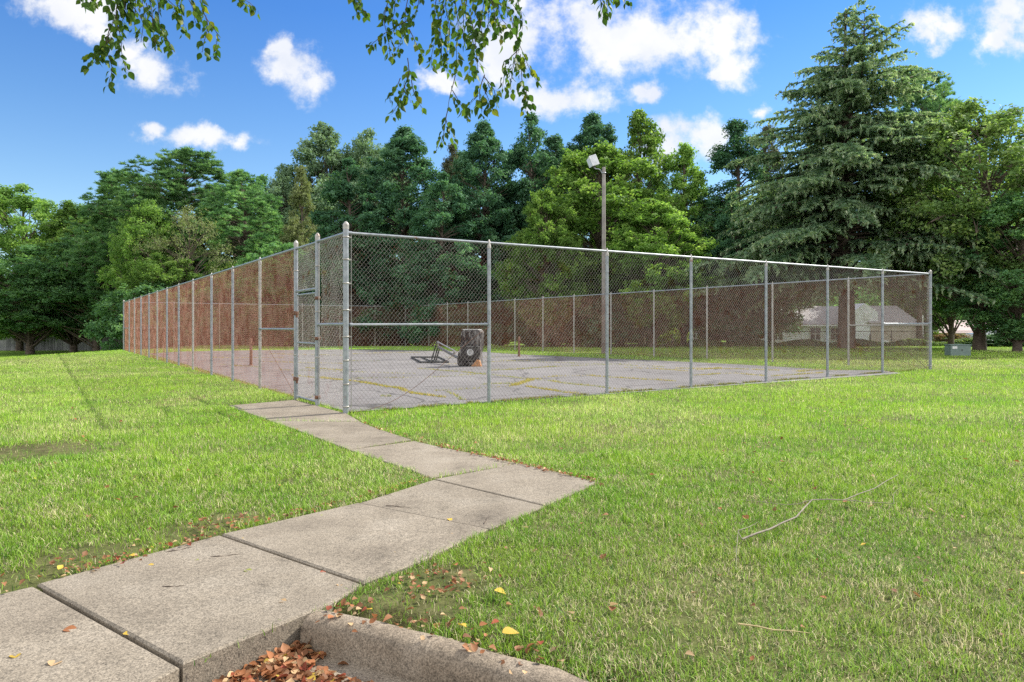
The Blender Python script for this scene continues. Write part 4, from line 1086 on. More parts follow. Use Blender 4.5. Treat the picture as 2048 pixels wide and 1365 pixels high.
TREES = [
    # name, proto, mat, px, Y, top, width, label
    ('maple_tree', 'broadA', 'broad', 42, 92, 368, 185, 'tall light green tree at the left edge, above the plank fence'),
    ('maple_tree', 'broadB', 'broad', 148, 86, 398, 170, 'rounded mid green tree between the left edge tree and the pines'),
    ('maple_tree', 'high', 'deep', 60, 82, 490, 230, 'low dark leafy tree hanging over the left end of the plank fence'),
    ('maple_tree', 'high', 'deep', 190, 82, 470, 200, 'dark spreading tree hanging over the plank fence just left of the court'),
    ('pine_tree', 'pine', 'pine', 255, 78, 338, 190, 'left pine of the three, shorter, with a dark rounded top'),
    ('pine_tree', 'pine', 'pine', 368, 75, 294, 235, 'biggest pine, its broad rounded crown topping the left group'),
    ('pine_tree', 'pineB', 'pine', 487, 70, 336, 165, 'pine with a bare dark trunk, right of the biggest pine'),
    ('leafy_tree', 'loose', 'broad', 290, 68, 395, 130, 'slender green tree in front of the pines, left of the dry tree'),
    ('dry_tree', 'sparse', 'dry', 378, 62, 408, 150, 'half bare greyish tree with pale twigs in front of the pines'),
    ('leafy_tree', 'broadA', 'broad', 330, 60, 505, 130, 'short bushy tree just above the rail of the gate side fence'),
    ('leafy_tree', 'under', 'bright', 455, 62, 520, 130, 'low yellow green tree beneath the pine with the bare trunk'),
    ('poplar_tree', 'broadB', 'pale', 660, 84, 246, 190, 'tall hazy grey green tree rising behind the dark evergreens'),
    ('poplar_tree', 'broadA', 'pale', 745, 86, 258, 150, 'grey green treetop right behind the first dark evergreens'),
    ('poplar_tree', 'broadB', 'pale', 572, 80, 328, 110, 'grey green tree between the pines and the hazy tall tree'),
    ('dry_conifer', 'everC', 'dry', 603, 66, 330, 88, 'pale yellowish thin conifer beside the first dark evergreen'),
    ('leafy_tree', 'broadA', 'deep', 560, 60, 480, 150, 'dark leafy tree under the pale yellowish conifer'),
    ('evergreen_tree', 'everB', 'dark', 700, 57, 312, 185, 'leftmost dark evergreen of the row, lower than its neighbours'),
    ('evergreen_tree', 'everA', 'dark', 808, 60, 250, 195, 'broad dark evergreen, second of the row from its left end'),
    ('cedar_tree', 'everC', 'brownish', 905, 64, 284, 80, 'thin brownish evergreen with gaps between two full dark ones'),
    ('evergreen_tree', 'everA', 'dark', 968, 58, 238, 165, 'dark evergreen right of the thin brownish one'),
    ('evergreen_tree', 'everB', 'dark', 1060, 60, 222, 190, 'dark pointed evergreen under the longest hanging leaves'),
    ('evergreen_tree', 'everB', 'dark', 885, 54, 345, 170, 'short dark evergreen filling the front of the evergreen row'),
    ('evergreen_tree', 'everA', 'dark', 1185, 62, 222, 165, 'dark evergreen top behind the bright green tree by the light pole'),
    ('oak_tree', 'bright', 'bright', 1195, 52, 280, 260, 'bright yellow green tree directly behind the light pole'),
    ('oak_tree', 'wispy', 'bright', 1282, 55, 216, 150, 'tall loose bright green treetop right of the light pole'),
    ('oak_tree', 'bright', 'bright', 1090, 47, 372, 125, 'small bright green tree left of the light pole'),
    ('oak_tree', 'wispy', 'bright', 1368, 53, 284, 130, 'narrow bright green tree before the sky gap right of the pole'),
    ('oak_tree', 'bright', 'bright', 1310, 46, 400, 190, 'low bright green crown right of the pole above the fence'),
    ('cedar_tree', 'everC', 'dark', 1472, 52, 238, 190, 'dark cedar with a thin rounded top left of the great cedar'),
    ('cedar_tree', 'everC', 'brownish', 1538, 54, 248, 90, 'thin dark cedar top close against the great cedar'),
    ('evergreen_tree', 'everB', 'dark', 1464, 48, 385, 122, 'low wide dark evergreen between bright trees and the great cedar'),
    ('evergreen_tree', 'everH', 'dark', 1546, 50, 380, 105, 'dark evergreen tucked under the left boughs of the great cedar'),
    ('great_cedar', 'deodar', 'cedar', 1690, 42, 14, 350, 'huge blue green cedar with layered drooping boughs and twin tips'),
    ('pine_tree', 'pine', 'pine', 1842, 52, 132, 150, 'dark pine crown showing behind the right side of the great cedar'),
    ('background_tree', 'broadA', 'broad', 215, 102, 400, 180, 'green treetop showing between the left edge trees and the pines'),
    ('background_tree', 'broadB', 'deep', 430, 98, 390, 200, 'dark green crown filling the gap behind the bare trunk pine'),
    ('background_tree', 'broadA', 'deep', 540, 94, 350, 160, 'deep green crown behind the pale yellowish conifer'),
    ('background_tree', 'everA', 'dark', 925, 72, 300, 190, 'dark crown standing behind the thin brownish evergreen'),
    ('background_tree', 'everA', 'dark', 1110, 72, 268, 190, 'dark crown behind the pointed evergreen and the bright tree'),
    ('background_tree', 'broadB', 'deep', 1320, 76, 350, 190, 'deep green crown behind the loose bright treetops'),
    ('background_tree', 'broadA', 'deep', 1430, 80, 400, 180, 'deep green crown behind the narrow bright tree'),
    ('background_tree', 'broadB', 'deep', 1560, 78, 350, 170, 'deep green crown behind the left boughs of the great cedar'),
    ('background_tree', 'broadA', 'olive', 1850, 66, 300, 190, 'olive crown behind the right boughs of the great cedar'),
    ('background_tree', 'broadB', 'deep', 2030, 62, 280, 200, 'deep green crown behind the olive tree at the right edge'),
    ('beech_tree', 'loose', 'olive', 1965, 38, 192, 300, 'tall olive green tree with loose top at the right edge'),
    ('beech_tree', 'high', 'deep', 1900, 42, 330, 170, 'dark leafy tree between the great cedar and the right edge tree'),
    ('beech_tree', 'broadA', 'deep', 2040, 36, 380, 230, 'dark low hanging tree in shade at the far right edge'),
]
GRP = {'maple_tree': 'broadleaf trees by the plank fence', 'pine_tree': 'pines behind the court', 'poplar_tree': 'hazy tall trees behind', 'evergreen_tree': 'dark evergreens behind the court', 'background_tree': 'background trees behind the front rows', 'oak_tree': 'bright green trees around the pole', 'beech_tree': 'trees at the right edge', 'leafy_tree': 'small leafy trees behind the court', 'cedar_tree': 'thin cedars'}
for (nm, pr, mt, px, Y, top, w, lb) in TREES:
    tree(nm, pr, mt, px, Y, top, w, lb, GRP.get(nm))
# shrubs behind the far fences
SHR = [
    ('under', 'deep', 300, 58, 560, 150, 'dark shrub behind the far left corner of the court'),
    ('under', 'deep', 420, 60, 570, 170, 'dark shrub below the dry tree behind the far fence'),
    ('under', 'deep', 520, 62, 575, 160, 'dark shrub left of the gate, beyond the court'),
    ('under', 'deep', 640, 63, 575, 170, 'dark shrub seen through the gate, beyond the court'),
    ('under', 'dark', 770, 62, 570, 180, 'dark shrub at the far corner of the court'),
    ('under', 'dark', 890, 58, 575, 160, 'dark shrub behind the toppled basketball stand'),
    ('under', 'dark', 1000, 54, 580, 150, 'dark shrub behind the far net post'),
    ('under', 'dark', 1110, 50, 585, 150, 'dark shrub left of the light pole foot'),
    ('under', 'dark', 1215, 47, 600, 120, 'dark shrub just behind the light pole foot'),
    ('bush', 'lime', 1345, 60, 655, 62, 'lime yellow bush glimpsed between dark trunks'),
    ('bush', 'bright', 1300, 66, 648, 60, 'bright green bush under the distant pinkish roof'),
    ('bush', 'olive', 1430, 58, 640, 60, 'dull olive bush beside the small white gable'),
    ('bush', 'red', 1900, 50, 665, 52, 'reddish bush behind the utility box'),
    ('bush', 'lime', 1868, 54, 664, 36, 'small lime bush right of the far corner post'),
    ('bush', 'deep', 2010, 44, 664, 80, 'dark bush at the right edge before the white car'),
    ('bush', 'deep', 1960, 44, 684, 60, 'low dark bush right of the utility box'),
]
for (pr, mt, px, Y, top, w, lb) in SHR:
    tree('shrub', pr, mt, px, Y, top, w, lb, 'shrubs beyond the fences', None, 'shrub')
def hedge():
    rng = np.random.RandomState(2)
    A = np.array([12.0, 47.5]); B = np.array([33.0, 44.5]); n = 26000
    t = rng.rand(n); hh = .30+.12*np.sin(t*40)+.10*vnoise(t*80, t*0, 1)
    ang = rng.uniform(0, np.pi, n); r_ = rng.uniform(.55, 1, n)**.5
    x = A[0]+(B[0]-A[0])*t; y = A[1]+(B[1]-A[1])*t+np.cos(ang)*.45*r_; z = G(x, y)+np.sin(ang)*hh*r_+.02
    P = np.stack([x, y, z], 1); nr = unit(np.stack([rng.normal(0, .6, n), np.cos(ang)+rng.normal(0, .6, n), np.sin(ang)+rng.normal(0, .6, n)], 1)); tn = unit(rng.normal(size=(n, 3)))
    tn = tn-nr*np.sum(tn*nr, 1, keepdims=True)
    V, Fq = cards(P, nr, tn, .11*rng.uniform(.7, 1.3, n), .07*rng.uniform(.7, 1.3, n))
    o = link('hedge', np_mesh('hedge', V, [Fq], {'v': rng.rand(n)}), LM['olive']); tag(o, 'low clipped hedge running below the houses behind the fence', 'hedge')
hedge()
# a far wood closing the view below the crowns
def far_wood():
    rng = np.random.RandomState(77); n = 260000
    x = rng.uniform(-110, 110, n); y = 108+rng.normal(0, 5, n)+.0012*(x+30)**2
    top = np.where(x > 30, 6, 8)+3.0*vnoise(x, x*0+3, 9)+2.5*vnoise(x, x*0, 3); z = G(x, y)+top*rng.rand(n)**.8
    P = np.stack([x, y+vnoise(x, z, 2.2)*3, z], 1); nr = unit(rng.normal(size=(n, 3))+np.array([0, -.5, .6])); tn = unit(rng.normal(size=(n, 3)))
    tn = tn-nr*np.sum(tn*nr, 1, keepdims=True)
    V, Fq = cards(P, nr, tn, .5*rng.uniform(.7, 1.3, n), .34*rng.uniform(.7, 1.3, n))
    o = link('woods', np_mesh('woods', V, [Fq], {'v': vnoise(P[:, 0], P[:, 2], 2.0)*.6+.4*rng.rand(n)}), LM['deep']); tag(o, kind='stuff')
far_wood()

# ------------------------------------------------------------------ overhanging branches (near the camera)
def leaf_shape():
    """outline of an ovate leaf, tip at +y, length 1"""
    return [(0, 0), (.20, .10), (.33, .28), (.34, .45), (.25, .65), (.12, .84), (0, 1.02), (-.12, .84), (-.25, .65), (-.34, .45), (-.33, .28), (-.20, .10)]
def leaves_mesh(pos, tan, nrm, size, cols=None, fold=.25, curl=.15, name='leaves', asp=1.0, rng=None):
    ol = np.array(leaf_shape()); ol[:, 0] *= asp
    n = len(pos); t = unit(tan); b = unit(np.cross(t, nrm)); k = np.cross(b, t)
    mid = np.array([(0, y) for y in (.0, .28, .65, 1.02)])
    # vertices: outline 12; centre rib at .45
    xs = ol[:, 0]; ys = ol[:, 1]
    zz = np.abs(xs)*fold; 
    size = np.asarray(size)[:, None, None]
    cu = (np.full(n, curl) if not hasattr(curl, '__len__') else curl)[:, None]
    zc = zz[None]-cu*(ys[None]**2)
    O = pos[:, None]+size*(b[:, None]*xs[None, :, None]+t[:, None]*ys[None, :, None]+k[:, None]*zc[..., None])
    rib = np.array([.35, .7]); zr = -cu*(rib[None]**2)
    Rb = pos[:, None]+size*(t[:, None]*rib[None, :, None]+k[:, None]*zr[..., None])
    V = np.concatenate([O, Rb], 1).reshape(-1, 3); i = np.arange(n)*14
    F4 = np.concatenate([np.stack([i+a, i+b_, i+c, i+d_], 1) for a, b_, c, d_ in ((0, 1, 2, 12), (2, 3, 13, 12), (3, 4, 5, 13), (13, 7, 8, 9), (12, 13, 9, 10), (0, 12, 10, 11))])
    F3 = np.stack([i+5, i+6, i+13], 1); F3b = np.stack([i+6, i+7, i+13], 1)
    F3 = np.concatenate([F3, F3b])
    reps = 6; at_ = {}
    if cols is not None:
        at_['Col' if cols.ndim == 2 else 'v'] = np.concatenate([np.tile(cols, (6, 1)) if cols.ndim == 2 else np.tile(cols, 6), np.tile(cols, (2, 1)) if cols.ndim == 2 else np.tile(cols, 2)])
    return np_mesh(name, V, [F4, F3], at_, smooth=False)
def overhang():
    e = empty('overhanging_tree', (-1.5, -2.6, gz(-1.5, -2.6))); tag(e, 'leafy drooping branches of a tree hanging into the top of the view', 'tree')
    A = lambda pts: [(x*.3418, y*.3418) for x, y in pts]
    B = lambda pts: [(680+x*.3418, y*.3418) for x, y in pts]
    strands = [A(s) for s in (
        [(670, -160), (660, 0), (660, 100), (640, 200), (600, 300), (520, 400)], [(690, -60), (685, 150), (720, 330), (745, 430)], [(640, 160), (625, 300), (650, 400), (640, 510)],
        [(660, 230), (580, 290), (500, 345)], [(500, -120), (480, 0), (470, 30)], [(560, -120), (530, 0), (520, 30)], [(620, -100), (590, 0), (570, 25)], [(740, -150), (760, 0), (830, 120), (830, 250)],
        [(760, -80), (740, 60), (700, 140)], [(830, -160), (870, 0), (900, 150), (910, 290)], [(860, 20), (890, 110), (960, 200), (1030, 310)], [(900, -120), (920, 20), (940, 120), (940, 240)], [(960, -150), (980, 0), (1060, 60), (1070, 200)],
        [(780, -100), (800, 60), (780, 170)], [(720, -100), (740, 60), (760, 100)], [(850, -140), (830, 20), (850, 130)], [(1020, -150), (1100, 0), (1140, 80), (1150, 140)], [(1000, -150), (1040, 0), (1030, 90)],
        [(1130, -150), (1170, 0), (1215, 120), (1275, 210), (1250, 340)], [(1200, 90), (1212, 160), (1190, 310)], [(1300, -150), (1400, -20), (1470, 20), (1505, 65)], [(1350, -150), (1400, -10), (1425, 40)])]
    strands += [B(s) for s in (
        [(0, -150), (70, -30), (120, 30), (160, 100)], [(60, -150), (90, -20), (100, 90)], [(300, -150), (280, 0), (260, 150), (300, 340)], [(420, -150), (400, 0), (370, 180), (330, 340)], [(390, 120), (280, 190), (160, 270)], [(400, 170), (450, 260), (495, 330)],
        [(340, -100), (320, 60), (290, 140)], [(480, -120), (450, 40), (430, 140)], [(560, -150), (560, 50), (560, 200), (530, 400)], [(620, -150), (620, 0), (640, 200), (620, 420)], [(690, -150), (680, 0), (690, 250), (670, 440)], [(670, 440), (655, 540), (630, 640)],
        [(655, 530), (700, 590), (745, 690)], [(635, 640), (620, 720), (570, 890)], [(625, 700), (640, 770), (660, 830)], [(740, -150), (740, 100), (790, 300), (750, 450)], [(760, 100), (805, 300), (800, 430)], [(800, -150), (780, 50), (850, 250)], [(880, -150), (900, 100), (960, 250)],
        [(700, -120), (720, 120), (730, 260)], [(580, 100), (590, 260), (600, 380)], [(640, -120), (600, 100), (570, 240)], [(840, -120), (840, 80), (810, 190)], [(920, -120), (870, 80), (860, 180)], [(940, -150), (960, 0), (1030, 200), (1060, 300), (1110, 400), (1155, 480)],
        [(1050, 290), (960, 380), (950, 540)], [(1060, 320), (1060, 500), (1130, 610)], [(1040, 300), (1000, 420), (1005, 550)], [(1090, 520), (1085, 660)], [(980, -150), (1000, 0), (1055, 100)], [(1010, -100), (1060, 60), (1065, 190)], [(930, -100), (930, 100), (1010, 190)],
        [(850, 440), (810, 560), (830, 680)], [(850, 450), (900, 520), (912, 610)], [(810, 560), (770, 590), (745, 640)], [(840, 520), (870, 600), (880, 650)], [(390, 340), (410, 440), (350, 580), (300, 685)], [(350, 460), (330, 540), (285, 580)], [(420, 470), (440, 560), (472, 630)], [(380, 500), (400, 560), (410, 600)],
        [(1500, -150), (1510, 0), (1550, 30), (1525, 110)], [(1560, -150), (1640, -20), (1690, 20)], [(1600, -120), (1560, 20), (1570, 90)])]
    rng = np.random.RandomState(6)
    tw = MB(); P = []; T = []; Nn = []; S = []; V = []
    for si, s in enumerate(strands):
        # join strands that begin on another strand at the same depth
        Y0 = 4.0+1.3*vnoise(np.array([s[0][0]]), np.array([0.0]), 90)[0]
        pts = [np.array(at(px, py, Y0+.05*k)) for k, (px, py) in enumerate(s)]
        # resample
        d_ = [0]; 
        for a, b in zip(pts[:-1], pts[1:]): d_.append(d_[-1]+np.linalg.norm(b-a))
        L = d_[-1]; n = max(6, int(L/.02)); q = np.stack([np.interp(np.linspace(0, L, n), d_, [p[c] for p in pts]) for c in range(3)], 1)
        q[1:-1] = (q[:-2]+q[1:-1]*2+q[2:])/4
        q += np.stack([.006*np.sin(np.arange(n)*.5+si), .006*np.cos(np.arange(n)*.37+si), 0*np.arange(n)], 1)
        tw.tube(q[::2] if n > 8 else q, [.0028*(1-.7*k/max(1, len(q[::2])-1))+.0006 for k in range(len(q[::2] if n > 8 else q))], 5, False)
        thin = (si in (33,)) 
        k = 0.0
        dens = 78 if not thin else 18
        m = int(L*dens)
        for j in range(m):
            f = (j+.5+rng.uniform(-.3, .3))/m
            if f < .10 and s[0][1] > 0: continue
            i = min(int(f*(n-1)), n-2); p = q[i]+(q[i+1]-q[i])*(f*(n-1)-i)
            dirn = q[i+1]-q[i]; dirn = dirn/np.linalg.norm(dirn)
            sd = np.array([rng.normal(), rng.normal(), rng.normal()*.3]); sd /= np.linalg.norm(sd)
            tn = np.array([0, 0, -.95])+dirn*.25+sd*.75
            pet = sd*.018+np.array([0, 0, -.008])
            p2 = p+pet; tw.tube([p, p2], .0007, 3, False)
            P.append(p2); T.append(tn); Nn.append(np.array([rng.normal(), rng.normal(), rng.normal()*.5+.25])); S.append(rng.uniform(.031, .064)); V.append(rng.rand())
    P = np.array(P); T = unit(np.array(T)); Nn = np.array(Nn); Nn = unit(Nn-T*np.sum(Nn*T, 1, keepdims=True))
    lm = leaf_mat('hanging_leaves', [(0, (.035, .085, .018)), (.55, (.070, .145, .026)), (.9, (.13, .21, .030)), (1, (.24, .26, .03))], .42, 1.6, .5)
    me = leaves_mesh(P, T, Nn, np.array(S), np.array(V), .3, rng.uniform(-.05, .35, len(P)), 'leaves')
    off = Vector(e.location)
    o = link('leaves', me, lm); local(e, o)
    local(e, tw.build('twigs', M['twig_dark']))
    m = MB()
    # boughs above the frame feeding the strands, and the trunk behind the photographer
    tx, ty = e.location.x, e.location.y
    m.tube([(tx, ty, -.3), (tx+.05, ty+.1, 1.5), (tx, ty+.25, 3.2), (tx+.1, ty+.5, 4.6)], [.24, .19, .16, .13], 12, False)
    top = (tx+.1, ty+.5, 4.6)
    for (x, y, z) in ((-2.9, 4.5, 4.1), (-1.9, 4.6, 4.2), (-1.0, 4.6, 4.2), (-.3, 4.5, 4.2), (.35, 4.6, 4.3), (.9, 4.6, 4.3)):
        m.tube([top, ((top[0]+x)/2, 0.8, 5.6), (x*.9, 3.3, 5.2), (x, y, z)], [.07, .05, .03, .008], 7, False)
    local(e, m.build('trunk', M['bark_grey']))
overhang()

# ------------------------------------------------------------------ fallen leaves, twigs
LC = {'orange': (.33, .135, .055), 'yellow': (.55, .38, .06), 'brown': (.28, .13, .06), 'green': (.30, .33, .08), 'tan': (.50, .34, .18), 'red': (.32, .08, .04)}
def litter():
    rng = np.random.RandomState(9); P = []; S = []; C = []; Zs = []
    names = ['orange', 'brown', 'tan', 'red', 'yellow']
    def put(x, y, z, s, pr):
        P.append((x, y, z)); S.append(s); C.append(np.array(LC[names[rng.choice(5, p=pr)]])*rng.uniform(.6, 1.25))
    # gutter pile along the kerb and step
    kf = [gp(600, 1272, LOT_Z+.01), gp(700, 1330, LOT_Z), gp(790, 1380, LOT_Z), gp(870, 1440, LOT_Z)]
    k2 = [gp(600, 1285, LOT_Z), gp(520, 1340, LOT_Z), gp(460, 1385, LOT_Z)]
    K = [Vector(KC)+Vector((.02, -.2)), None]
    front = [Vector(p) for p in kerb_back]
    for i in range(620):
        t = rng.rand()**1.3*1.6; base = Vector(KC)+(Vector(kerb_back[-1])-Vector(kerb_back[1])).normalized()*(t-.02)
        nrm = s_dir; w = .12+abs(rng.normal(0, .11))*(1.25 if t < .7 else .6)
        q = base+nrm*(w+.04)
        if not inpoly(np.array([q.x]), np.array([q.y]), lot_poly)[0]: continue
        put(q.x, q.y, LOT_Z+.008+abs(rng.normal(0, .012)), rng.uniform(.030, .060), [.28, .42, .18, .08, .04])
    for i in range(240):
        t = rng.rand()**1.5*.75; q = Vector(KC)+s_dir*(t+.05)+Vector((-s_dir.y, s_dir.x))*(.03+abs(rng.normal(0, .10)))
        if not inpoly(np.array([q.x]), np.array([q.y]), lot_poly)[0]: continue
        put(q.x, q.y, LOT_Z+.01+abs(rng.normal(0, .014)), rng.uniform(.03, .06), [.42, .27, .2, .08, .03])
    # lawn
    for i in range(430):
        y = 3.0+rng.rand()**1.5*10; x = rng.uniform(-.75*y-1, .75*y+1)
        if off_lawn(np.array([x]), np.array([y]))[0]: continue
        put(x, y, gz(x, y)+rng.uniform(.012, .045), rng.uniform(.022, .055), [.28, .32, .25, .08, .07])
    # path edges
    edges = [((0, 1187), (440, 1074), 55, .05), ((440, 1074), (862, 961), 60, .03), ((880, 896), (1193, 968), 150, .03), ((720, 848), (880, 896), 40, .03), ((390, 1065), (500, 1040), 45, .10), ((100, 1150), (300, 1105), 40, .10), ((660, 1225), (1100, 1330), 80, .10), ((840, 1150), (920, 1190), 80, .14)]
    for a, b, n, sp in edges:
        A_ = np.array(gp(*a)); B_ = np.array(gp(*b)); u = B_-A_; nr = np.array([-u[1], u[0]])/np.linalg.norm(u)
        for i in range(n):
            q = A_+u*rng.rand()+nr*rng.normal(0, sp); put(q[0], q[1], gz(*q)+.024+rng.uniform(0, .015), rng.uniform(.02, .045), [.25, .42, .22, .09, .02])
    n = len(P); P = np.array(P)
    T = unit(np.stack([rng.normal(size=n), rng.normal(size=n), rng.normal(0, .25, n)], 1)); Nn = np.stack([rng.normal(0, .35, n), rng.normal(0, .35, n), np.ones(n)], 1)
    Nn = unit(Nn-T*np.sum(Nn*T, 1, keepdims=True))
    me = leaves_mesh(P, T, Nn, np.array(S), np.array(C), .5, rng.uniform(-.4, .5, n), 'leaf_litter', 1.15)
    o = link('leaf_litter', me, M['dead_leaf']); tag(o, kind='stuff')
litter()
def fallen_leaf(px, py, s, col, label, dz=.024, curl=.2, ang=None):
    rng = np.random.RandomState(int(px*3+py)); x, y = gp(px, py); a = rng.uniform(0, 6.28) if ang is None else ang
    e = np.array([[0., 0., .004]]); T = np.array([[math.cos(a), math.sin(a), .05]]); Nn = np.array([[.1, -.1, 1.0]])
    me = leaves_mesh(e-T*s*.5, unit(T), Nn, np.array([s]), np.array([LC[col]])*rng.uniform(.85, 1.15), .3, np.array([curl]), 'fallen_leaf', 1.1)
    o = link('fallen_leaf', me, M['dead_leaf']); o.location = (x, y, gz(x, y)+dz); tag(o, label, 'leaf', 'single leaves fallen on the path')
for a in [
    (142, 1264, .075, 'orange', 'big orange leaf lying alone on the nearest concrete slab'),
    (256, 1272, .05, 'yellow', 'amber leaf lying on the nearest long slab joint'),
    (300, 1137, .048, 'yellow', 'small amber leaf on the second slab close to its grassy edge'),
    (497, 1148, .06, 'green', 'curled greenish leaf in the middle of the second slab'),
    (392, 1126, .035, 'green', 'tiny dark green curled leaf on the second slab'),
    (490, 1083, .045, 'yellow', 'yellow leaf beside the second slab joint'),
    (562, 1209, .06, 'tan', 'pale yellow leaf near the kerb end of the second slab'),
    (679, 1176, .045, 'tan', 'greyish tan leaf at the grass end of the slab joint'),
    (646, 1150, .035, 'red', 'reddish leaf stuck in the second slab joint'),
    (647, 1037, .055, 'green', 'light green leaf on the third slab near the left lawn'),
    (797, 1111, .06, 'yellow', 'pale yellow leaf on the third slab near the right lawn'),
    (902, 1075, .05, 'tan', 'tan leaf at the far right side of the third slab'),
    (778, 1075, .04, 'orange', 'small orange brown leaf mid third slab'),
    (900, 1044, .055, 'yellow', 'yellow leaf on the fourth slab joint'),
    (30, 1316, .06, 'yellow', 'long amber leaf at the lower left corner of the view'),
    (112, 1329, .075, 'tan', 'narrow tan leaf low on the nearest slab'),
    (1022, 1282, .085, 'yellow', 'large pale yellow leaf on the grass by the kerb'),
    (1000, 1198, .07, 'yellow', 'bright yellow leaf on the grass right of the bare patch'),
    (1690, 1013, .05, 'orange', 'orange leaf on the lawn by the fallen branch'),
]: fallen_leaf(*a, dz=.04 if a[0] > 980 else (.008 if a[1] > 1255 else .014))

def stick(name, paths, r, mat, label, cat, dz=.024):
    m = MB(); x0, y0 = gp(*paths[0][0])
    for k, pts in enumerate(paths):
        Q = []
        for i, p in enumerate(pts):
            q = gp(p[0], p[1]); h = p[2] if len(p) > 2 else 0
            Q.append((q[0]-x0, q[1]-y0, gz(*q)-gz(x0, y0)+dz+r+h))
        # finer with a little crook
        Z = []
        for a, b in zip(Q[:-1], Q[1:]):
            for t in (0, .5): Z.append(tuple(a[c]+(b[c]-a[c])*t+(.006*math.sin(7*t+c*2+k) if t else 0) for c in range(3)))
        Z.append(Q[-1]); rr = r*(1 if k == 0 else .42)
        m.tube(Z, [rr*(1-.65*i/(len(Z)-1)) for i in range(len(Z))], 6)
    o = m.build(name, mat); o.location = (x0, y0, gz(x0, y0)); tag(o, label, cat); return o
z3 = lambda x, y, h=0: (1228+x*.4004, 820+y*.4004, h)
stick('fallen_branch', [[z3(640, 675), z3(780, 630, .01), z3(910, 575, .02), z3(990, 505, .05), z3(1150, 500, .04), z3(1300, 445, .05), z3(1420, 360, .03)],
      [z3(1150, 500, .04), z3(1280, 508, .03), z3(1400, 512, .03), z3(1398, 480, .06), z3(1430, 460, .08)], [z3(990, 505, .05), z3(930, 512, .03), z3(860, 512, .02), z3(740, 495, .02), z3(630, 485, .02)],
      [z3(640, 675), z3(620, 645, .02), z3(613, 730, .01), z3(610, 830, .0)], [z3(620, 645, .02), z3(720, 600, .02)]], .0075, M['twig'], 'bare forked branch lying on the right lawn', 'branch', .03)
stick('dry_stalk', [[z3(620, 1137, .03), z3(800, 1158, .02), z3(980, 1175, .02)]], .0042, simple('straw', (.48, .38, .19), (.36, .27, .13), 12), 'straw coloured dry stalk on the near right lawn', 'stalk', .03)
for pts, lb in (([[(772, 1016), (798, 1018), (824, 1021)], [(798, 1018), (792, 1010)]], 'forked dark twig across the fourth slab'),
                ([[(324, 1180), (350, 1180), (372, 1178)]], 'short dark twig in the middle of the second slab'),
                ([[(332, 1110), (360, 1106), (388, 1099)]], 'dark twig along the grassy edge of the second slab'),
                ([[(420, 1120), (450, 1118), (482, 1114)]], 'thin twig below the second slab joint'),
                ([[(968, 1053), (972, 1046), (977, 1038)]], 'little upright looking twig near the right end of the fourth slab'),
                ([[(752, 996), (770, 994), (784, 995)]], 'twig by the left lawn at the start of the fourth slab'),
                ([[(716, 1118), (719, 1124), (721, 1128)]], 'tiny twig in the middle of the third slab')):
    stick('twig', pts, .0035, M['twig_dark'], lb, 'twig', .013)

# ------------------------------------------------------------------ sky, sun, camera
SUN_AZ, SUN_EL = R(58), R(41)
w = bpy.data.worlds.new('World'); SC.world = w; w.use_nodes = True
nt = NT(w); bg = w.node_tree.nodes['Background']
sky = nt.new('ShaderNodeTexSky', sky_type='NISHITA'); sky.sun_disc = False; sky.sun_elevation = SUN_EL; sky.sun_rotation = SUN_AZ
sky.air_density = 1.0; sky.dust_density = .08; sky.ozone_density = 3.0
SKY_STR = .10
tc = nt.new('ShaderNodeTexCoord'); sep = nt.new('ShaderNodeSeparateXYZ'); nt.l(tc.outputs['Generated'], sep.inputs[0])
def math_(op, a, b=None, c=None):
    n = nt.new('ShaderNodeMath', operation=op)
    for i, v in enumerate((a, b, c)):
        if v is None: continue
        if isinstance(v, (int, float)): n.inputs[i].default_value = v
        else: nt.l(v, n.inputs[i])
    return n.outputs[0]
yy = math_('MAXIMUM', sep.outputs['Y'], .05)
u = math_('DIVIDE', sep.outputs['X'], yy); v = math_('DIVIDE', sep.outputs['Z'], yy)
cb = nt.new('ShaderNodeCombineXYZ'); nt.l(u, cb.inputs[0]); nt.l(v, cb.inputs[1])
uv = cb.outputs[0]
n1 = nt.new('ShaderNodeTexNoise'); n1.inputs['Scale'].default_value = 9; n1.inputs['Detail'].default_value = 6; n1.inputs['Roughness'].default_value = .6; nt.l(uv, n1.inputs['Vector'])
sb = nt.new('ShaderNodeVectorMath', operation='SUBTRACT'); nt.l(n1.outputs['Color'], sb.inputs[0]); sb.inputs[1].default_value = (.5, .5, .5)
ml = nt.new('ShaderNodeVectorMath', operation='MULTIPLY'); nt.l(sb.outputs[0], ml.inputs[0]); ml.inputs[1].default_value = (.14, .09, 0)
ad = nt.new('ShaderNodeVectorMath', operation='ADD'); nt.l(uv, ad.inputs[0]); nt.l(ml.outputs[0], ad.inputs[1]); wuv = ad.outputs[0]
CL = [(1240, 70, 250, 95), (1420, 60, 110, 80), (1465, 130, 58, 52), (1120, 190, 135, 38), (1010, 95, 80, 75), (1030, 15, 60, 50), (585, 140, 66, 60), (560, 105, 30, 35), (300, 130, 85, 55), (255, 95, 50, 40), (400, 272, 100, 26), (305, 257, 45, 20), (462, 278, 42, 24),
      (160, 15, 120, 45), (200, 50, 60, 30), (1862, 60, 62, 48), (1840, 90, 40, 24), (2010, 40, 85, 75), (1975, 85, 50, 28), (1330, 285, 45, 55), (1405, 285, 75, 45), (1520, 225, 34, 24), (1308, 186, 32, 24), (885, 155, 50, 26), (1415, 145, 26, 14)]
dmin = None
